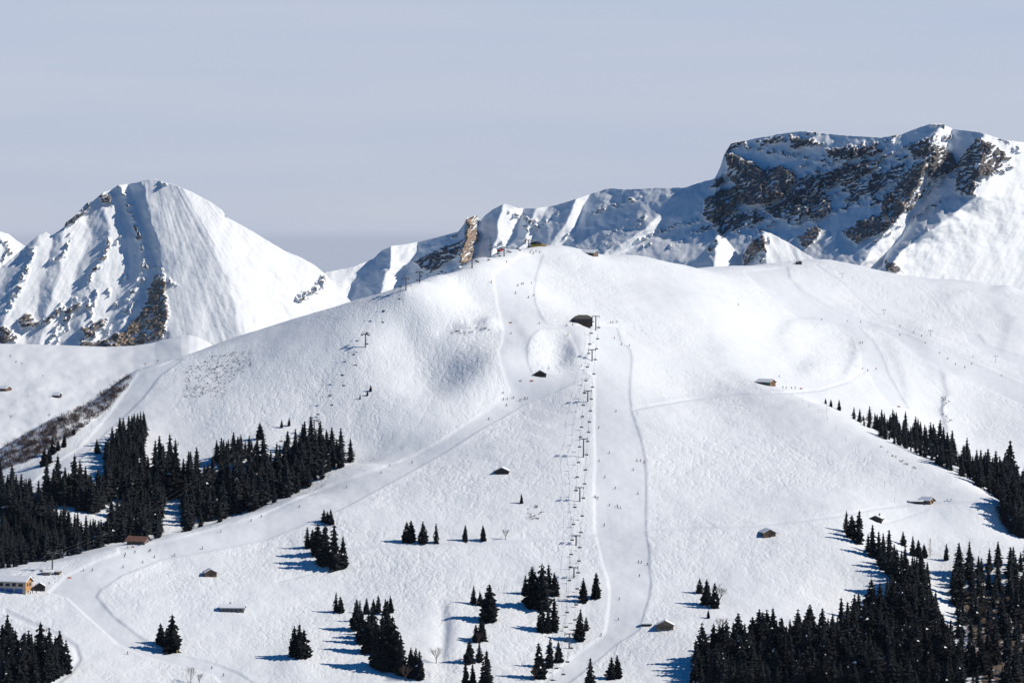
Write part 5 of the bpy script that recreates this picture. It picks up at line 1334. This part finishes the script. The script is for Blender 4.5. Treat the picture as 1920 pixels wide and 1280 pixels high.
def chair_proto():
    o = empty('lift_chair')
    MB().tube((0, 0, .15), (0, .05, -1.5), .06, n=4).tube((0, .05, -1.5), (0, .28, -2.3), .06, n=4).tube((-.95, .28, -2.3), (.95, .28, -2.3), .05, n=4).box(-.12, .12, -.3, .3, -.1, .18).build('hanger', M['steel'], o)
    MB().box(-1.0, 1.0, -.32, .22, -3.15, -3.02).tube((-1, .28, -2.3), (-1, .2, -3.1), .05, n=4).tube((1, .28, -2.3), (1, .2, -3.1), .05, n=4).build('seat', M['seat'], o)
    MB().box(-1.0, 1.0, .2, .3, -3.0, -2.45).build('backrest', M['seat'], o)
    MB().tube((-.95, -.4, -2.6), (.95, -.4, -2.6), .04, n=4).tube((-.95, -.4, -2.6), (-.95, .28, -2.4), .04, n=4).tube((.95, -.4, -2.6), (.95, .28, -2.4), .04, n=4).build('safety_bar', M['steel'], o)
    return o
PROTO = chair_proto()
def lift(pts, names, group, chair_label, cable_label, spacing, arm, phase=(0.0, 0.5), gantry=False, dark='darksteel', skip=()):
    """pts: list of (u, v, height px) from the top down; None height marks a cable end without pylon"""
    P = []
    for u, v, h in pts:
        p = at(u, min(v, 1296)); P.append((p, h * PXM(p)))
    d = (P[0][0] - P[-1][0]); d.z = 0; d.normalize()
    side = Vector((d.y, -d.x, 0))
    k = 0
    for i, ((p, h), nm) in enumerate(zip(P, names)):
        if nm: pylon(p, h, d, nm, group + ' pylons', arm, dark, gantry)
    cab = MB()
    for sd in (-1, 1):
        path = [p + Vector((0, 0, h - .62)) + side * (sd * arm) for p, h in P]
        acc = spacing * phase[0 if sd < 0 else 1]; nch = 0
        for a, b in zip(path[:-1], path[1:]):
            n = 8; L = (b - a).length
            prev = a
            for q in range(1, n + 1):
                t = q / n
                c = a.lerp(b, t); c.z -= L * .028 * 4 * t * (1 - t) * .6
                cab.tube(prev, c, .04, n=3, cap=False); prev = c
            while acc < L:
                t = acc / L
                c = a.lerp(b, t); c.z -= L * .028 * 4 * t * (1 - t) * .6
                o = copy_tree(PROTO)
                o.location = c; o.rotation_euler = (0, 0, math.atan2(-d.x, d.y) + (math.pi if sd < 0 else 0))
                tag(o, '%s chair from the top on the %s' % (ordn(nch), chair_label[0 if sd < 0 else 1]), 'chair', group + ' chairs'); nch += 1
                acc += spacing
            acc -= L
    o = cab.build('lift_cable', M['darksteel'])
    tag(o, cable_label, 'cable')
lift([(1117, 619, 26), (1110, 677, 21), (1102, 753, 20), (1094, 857, 34), (1087, 940, 26), (1080, 1022, 18), (1076, 1083, 19), (1067, 1215, 27), (1040, 1330, 24)],
     ['big head pylon of the lower chairlift beside the hipped station hut', 'second pylon from the station hut on the lower chairlift', 'third pylon from the station hut on the lower chairlift', 'tall fourth pylon down the lower chairlift casting a long shadow', 'fifth pylon down the lower chairlift', 'sixth pylon down the lower chairlift, just above the traverse track', 'seventh pylon down the lower chairlift, above the spruce pair', 'lowest visible pylon of the lower chairlift above the diagonal piste', None],
     'lower chairlift', ['left strand of the chairlift beside the wide piste', 'right strand of the chairlift beside the wide piste'], 'thin twin cable of the chairlift beside the wide piste', 21.0, 2.3)
lift([(1001, 464, 8), (991, 464, 14), (945, 481, 17), (885, 503, 21), (787, 530, 20), (761, 544, 22), (685, 651, 24), (589, 818, 30), (440, 905, 50), (188, 1024, 24), (98, 1067, 32), (40, 1098, 20)],
     [None, 'topmost pylon of the upper chairlift beside the summit station', 'second pylon from the summit on the upper chairlift', 'third pylon from the summit on the upper chairlift', 'upper one of two close pylons on the upper chairlift skyline', 'lower one of two close pylons on the upper chairlift skyline', 'pylon of the upper chairlift standing alone on the steep left flank', 'pylon of the upper chairlift rising behind the forest top', 'pylon of the upper chairlift hidden among the forest spruces', 'pylon in front of the dark forest near the red roofed lodge', 'large pylon above the snow bar shacks near the lift station', None],
     'upper chairlift', ['left strand of the chairlift climbing the left flank', 'right strand of the chairlift climbing the left flank'], 'thin twin cable of the chairlift climbing the left flank', 24.0, 2.6, gantry=True)
drop_tree(PROTO)
# T-bar towers on the right hand hill
for u, v, h, lab in ((1579, 522, 10, 'topmost T-bar tower on the right hand hill'), (1657, 590, 10, 'second T-bar tower on the right hand hill'), (1745, 630, 11, 'third T-bar tower on the right hand hill'), (1867, 680, 13, 'lowest T-bar tower on the right hand hill')):
    p = at(u, v); hh = h * PXM(p)
    o = empty('drag_lift_tower', p, math.radians(-20))
    MB().tube((0, 0, -.5), (0, 0, hh), .16, .12, 6).build('mast', M['steel'], o)
    MB().box(-1.6, 1.6, -.1, .1, hh - .3, hh - .1).build('crossarm', M['steel'], o)
    MB().tube((-1.6, -.3, hh - .45), (-1.6, .3, hh - .45), .2, n=8).tube((1.6, -.3, hh - .45), (1.6, .3, hh - .45), .2, n=8).build('pulley', M['steel'], o)
    tag(o, lab, 'tower', 'T-bar towers')

# ------------------------------------------------------------------ marker poles, padded poles, banners
POLES = [(1468, 735, 8), (1485, 743, 7), (1504, 754, 10), (1517, 764, 9), (1534, 774, 9), (1550, 774, 12), (1551, 788, 9), (1568, 805, 9), (1586, 826, 8), (1604, 848, 9), (1621, 866, 9), (1637, 884, 8), (1659, 911, 8), (1680, 923, 8), (1677, 941, 9), (1627, 967, 10), (1523, 993, 8), (1455, 1018, 7)]
for k, (u, v, h) in enumerate(POLES):
    p = at(u, v)
    o = empty('marker_pole', p)
    MB().tube((0, 0, -.4), (0, 0, h * PXM(p)), .07, .05, 5).build('pole', M['darksteel'], o)
    MB().tube((0, 0, h * PXM(p) - .35), (0, 0, h * PXM(p) - .1), .09, n=6).build('band', M['darksteel'], o)
    tag(o, '%s thin marker pole down the slope edge from the saddle lodge' % ordn(k), 'pole', 'marker poles below the saddle')
for u, v, lab in ((922, 531, 'yellow padded pole at the left bend of the upper piste'), (1065, 630, 'yellow padded pole on the rim of the bowl'), (1090, 688, 'yellow padded pole at the lower corner of the bowl'), (332, 1223, 'orange yellow pole below the spruce pair by the left piste')):
    p = at(u, v)
    o = empty('padded_pole', p)
    MB().tube((0, 0, -.3), (0, 0, 2.2), .06, n=5).build('pole', M['steel'], o)
    MB().tube((0, 0, .2), (0, 0, 1.9), .26, n=8).build('padding', M['yellow'], o)
    tag(o, lab, 'pole')
for u, v, w_, lab in ((957, 607, 2.0, 'orange banner on the upper piste below the skiers'), (997, 716, 2.2, 'orange banner in front of the dark gabled hut'), (130, 1085, 2.0, 'orange banner on the piste right of the lift station'), (1502, 730, 1.6, 'orange banner at the path fork by the saddle lodge'), (1685, 764, 2.0, 'orange banner at the foot of the right hand run'), (249, 1027, 1.6, 'orange banner beside the red brown roofed lodge')):
    p = at(u, v)
    o = empty('slow_banner', p, random.uniform(-.3, .3))
    MB().tube((-w_ / 2, 0, -.3), (-w_ / 2, 0, 1.3), .04, n=5).tube((w_ / 2, 0, -.3), (w_ / 2, 0, 1.3), .04, n=5).build('pole', M['steel'], o)
    MB().box(-w_ / 2 + .05, w_ / 2 - .05, -.02, .02, .35, 1.2).build('cloth', M['orangecloth'], o)
    tag(o, lab, 'banner')

# ------------------------------------------------------------------ skiers
def person_mesh(name, joints, edges, mats):
    """joints: list of (x, y, z, radius); one continuous skinned body, coloured by height"""
    me = bpy.data.meshes.new(name)
    me.from_pydata([j[:3] for j in joints], edges, [])
    o = bpy.data.objects.new(name, me); COL.objects.link(o)
    o.modifiers.new('skin', 'SKIN')
    for i, j in enumerate(joints):
        sv_ = me.skin_vertices[0].data[i]
        sv_.radius = (j[3], j[3]); sv_.use_root = (i == 0)
    sb = o.modifiers.new('sub', 'SUBSURF'); sb.levels = 1
    dg = bpy.context.evaluated_depsgraph_get()
    out = bpy.data.meshes.new_from_object(o.evaluated_get(dg))
    bpy.data.objects.remove(o)
    out.name = name
    out.materials.clear()
    for m in mats: out.materials.append(m)
    zs = np.array([pl.center.z for pl in out.polygons]); 
    top = max(j[2] + j[3] for j in joints)
    hip = joints[0][2]; neck = joints[3][2]
    mi = np.where(zs < hip - .05, 1, 0); mi = np.where(zs > neck + .10, 2, mi); mi = np.where((zs > neck + .0) & (zs <= neck + .13), 3, mi)
    out.polygons.foreach_set('material_index', mi.astype(np.int32))
    out.polygons.foreach_set('use_smooth', np.ones(len(out.polygons), dtype=bool))
    out.update()
    return out
def pose(crouch, spread, arm):
    hz = .92 - crouch * .22; fx = .14 + spread
    j = [(0, .06 * crouch, hz, .16), (0, -.06 * crouch, hz + .25, .17), (0, -.18 * crouch, hz + .48, .19), (0, -.24 * crouch, hz + .62, .07), (0, -.28 * crouch, hz + .76, .11), (0, -.29 * crouch, hz + .84, .10),
         (-.12, .02, hz - .08, .11), (-.14 - spread * .5, -.20 * crouch, hz * .52, .085), (-fx, .02, .10, .075), (-fx, -.16, .07, .06),
         (.12, .02, hz - .08, .11), (.14 + spread * .5, -.20 * crouch, hz * .52, .085), (fx, .02, .10, .075), (fx, -.16, .07, .06),
         (-.22, -.16 * crouch, hz + .50, .08), (-.30 - arm * .1, -.16 * crouch - .05, hz + .22, .06), (-.32 - arm * .14, -.30 - .1 * crouch, hz + .06, .05), (-.32 - arm * .14, -.38 - .1 * crouch, hz + .05, .04),
         (.22, -.16 * crouch, hz + .50, .08), (.30 + arm * .1, -.16 * crouch - .05, hz + .22, .06), (.32 + arm * .14, -.30 - .1 * crouch, hz + .06, .05), (.32 + arm * .14, -.38 - .1 * crouch, hz + .05, .04)]
    e = [(0, 1), (1, 2), (2, 3), (3, 4), (4, 5), (0, 6), (6, 7), (7, 8), (8, 9), (0, 10), (10, 11), (11, 12), (12, 13), (2, 14), (14, 15), (15, 16), (16, 17), (2, 18), (18, 19), (19, 20), (20, 21)]
    return j, e
cl = M
OUT = [('cl_black', 'cl_navy', 'cl_black'), ('cl_navy', 'cl_black', 'cl_grey'), ('cl_red', 'cl_black', 'cl_black'), ('cl_teal', 'cl_black', 'cl_black'), ('cl_grey', 'cl_black', 'cl_black'), ('cl_ochre', 'cl_navy', 'cl_black')]
BOD = []
for k, (a, b, c) in enumerate(OUT):
    j, e = pose((.0, .5, .9, .6, .3, .8)[k], (.0, .05, .1, .06, .02, .08)[k], (.2, .8, 1.0, .6, .4, .9)[k])
    BOD.append(person_mesh('person_body', j, e, [M[a], M[b], M[c], M['skin']]))
ski_me = MB().box(-.05, .05, -.85, .8, 0, .03).prism([(-.85, 0), (-.85, .03), (-1.02, .14), (-1.02, .12)], 'x', -.05, .05).mesh('ski', M['cl_black'])
pole_me = MB().tube((0, 0, 0), (0, -.28, 1.02), .02, n=4).tube((0, .02, .1), (0, .03, .12), .06, n=6).mesh('ski_pole', M['darksteel'])
SK = {
 'summit': ('skier in the group just below the summit', 'skiers below the summit', [(994, 474), (997, 471), (1000, 477), (1005, 472), (1012, 475), (950, 493), (836, 510), (848, 501)]),
 'upper': ('skier on the upper piste above the bowl', 'skiers on the upper piste', [(978, 534), (981, 533), (971, 537), (996, 532), (967, 551), (1001, 555), (991, 559), (1011, 607), (958, 626), (977, 715)]),
 'hut': ('skier standing near the hipped lift station hut', 'skiers by the lift station hut', [(1145, 606), (1149, 606), (1157, 605), (1074, 610), (1063, 611)]),
 'fork': ('skier where the upper piste meets the traverse', 'skiers at the piste fork', [(944, 738), (944, 750), (951, 749), (963, 747), (975, 752), (984, 748), (989, 748), (950, 761), (916, 787)]),
 'widetop': ('skier on the upper half of the wide piste', 'skiers on the upper wide piste', [(1152, 635), (1165, 647), (1180, 649), (1155, 772), (1123, 803), (1142, 850), (1123, 865), (1194, 865), (1201, 865), (1208, 868), (1187, 882), (1134, 896)]),
 'widelow': ('skier on the lower half of the wide piste', 'skiers on the lower wide piste', [(1154, 916), (1196, 927), (1115, 932), (1117, 934), (1121, 935), (1143, 948), (1157, 949), (1158, 952), (1163, 953), (1133, 986), (1197, 1055), (1203, 1055), (1214, 1059), (1199, 1081), (1161, 1124), (1159, 1162), (1127, 1192)]),
 'traverse': ('skier on the traverse piste along the forest', 'skiers on the traverse piste', [(773, 868), (731, 874), (715, 887), (650, 914), (561, 950), (490, 969), (471, 977), (414, 998), (380, 1029), (327, 1042)]),
 'lodge': ('skier on the piste below the red brown roofed lodge', 'skiers below the forest lodge', [(290, 1045), (280, 1034), (283, 1032), (268, 1055), (253, 1036), (235, 1040), (233, 1044), (231, 1064), (239, 1027), (173, 1070), (157, 1070)]),
 'station': ('person standing beside the lift station terrace', 'people at the lift station', [(92, 1096), (42, 1112), (48, 1111), (53, 1112), (57, 1113), (61, 1112), (68, 1112)]),
 'left': ('skier on the lower left piste or its side track', 'skiers at the lower left', [(83, 1184), (87, 1184), (239, 1226), (397, 1253), (419, 1267)]),
 'right': ('skier on the long right hand run', 'skiers on the right hand run', [(1384, 573), (1541, 600), (1589, 603), (1614, 605), (1687, 629), (1735, 644), (1762, 663), (1777, 674), (1792, 684), (1822, 683), (1809, 690), (1878, 705)]),
 'drag': ('rider on the T-bar track of the right hill', 'riders on the T-bar', [(1687, 613), (1713, 624), (1728, 631), (1824, 670)]),
 'branch': ('skier on the branch run down the right hill', 'skiers on the branch run', [(1617, 644), (1613, 644), (1617, 693), (1627, 696), (1643, 693)]),
 'saddle': ('person on the path by the saddle lodge', 'people by the saddle lodge', [(1484, 729), (1491, 729), (1461, 707), (1468, 728), (1474, 729)]),
 'walk': ('walker on the path by the orange gabled hut', 'walkers by the orange gabled hut', [(1776, 939), (1783, 939)]),
}
kr = random.Random(23)
for key, (lab, grp, spots) in SK.items():
    for nth, (u, v) in enumerate(sorted(spots, key=lambda q: (q[1], q[0]))):
        p = at(u, v)
        walker = key in ('station', 'walk', 'saddle')
        rz = kr.uniform(-1.3, 1.3)
        o = empty('person', p, rz)
        k = kr.choice([0, 1, 1, 3, 4, 0, 2, 5]) if not walker else kr.choice([0, 4])
        s = 0.98
        o.scale = (s, s, s)
        link_mesh('body', BOD[k], o)
        if not walker:
            for sd in (-1, 1):
                link_mesh('ski', ski_me, o, (sd * (.14 + (.0, .05, .1, .06, .02, .08)[k]), 0, .02))
                link_mesh('ski_pole', pole_me, o, (sd * (.36 + .1 * kr.random()), -.05, .02))
        who, _, place = lab.partition(' ')
        tag(o, '%s %s from the top %s' % (ordn(nth), who, place), 'person', grp)

# ------------------------------------------------------------------ clear cold air, faintly blue over distance
hm = bpy.data.materials.new('thin_mountain_haze'); hm.use_nodes = True
nt = hm.node_tree
for n in list(nt.nodes):
    if n.type != 'OUTPUT_MATERIAL': nt.nodes.remove(n)
pv = nt.nodes.new('ShaderNodeVolumePrincipled')
pv.inputs['Color'].default_value = (0.62, 0.78, 1.0, 1)
pv.inputs['Density'].default_value = 5.5e-6
pv.inputs['Anisotropy'].default_value = 0.1
nt.links.new(pv.outputs['Volume'], [n for n in nt.nodes if n.type == 'OUTPUT_MATERIAL'][0].inputs['Volume'])
bpy.context.view_layer.update()
zs = [(o.matrix_world @ Vector(c)).z for o in scene.objects if o.type == 'MESH' for c in o.bound_box]
hz = MB().box(-9500, 9500, -2500, 13500, min(zs) - 1.0, max(max(zs), CZ) + 8.0).build('haze', hm)
tag(hz, 'thin blue mountain air', kind='stuff')
print('HAZE', min(zs), max(zs))
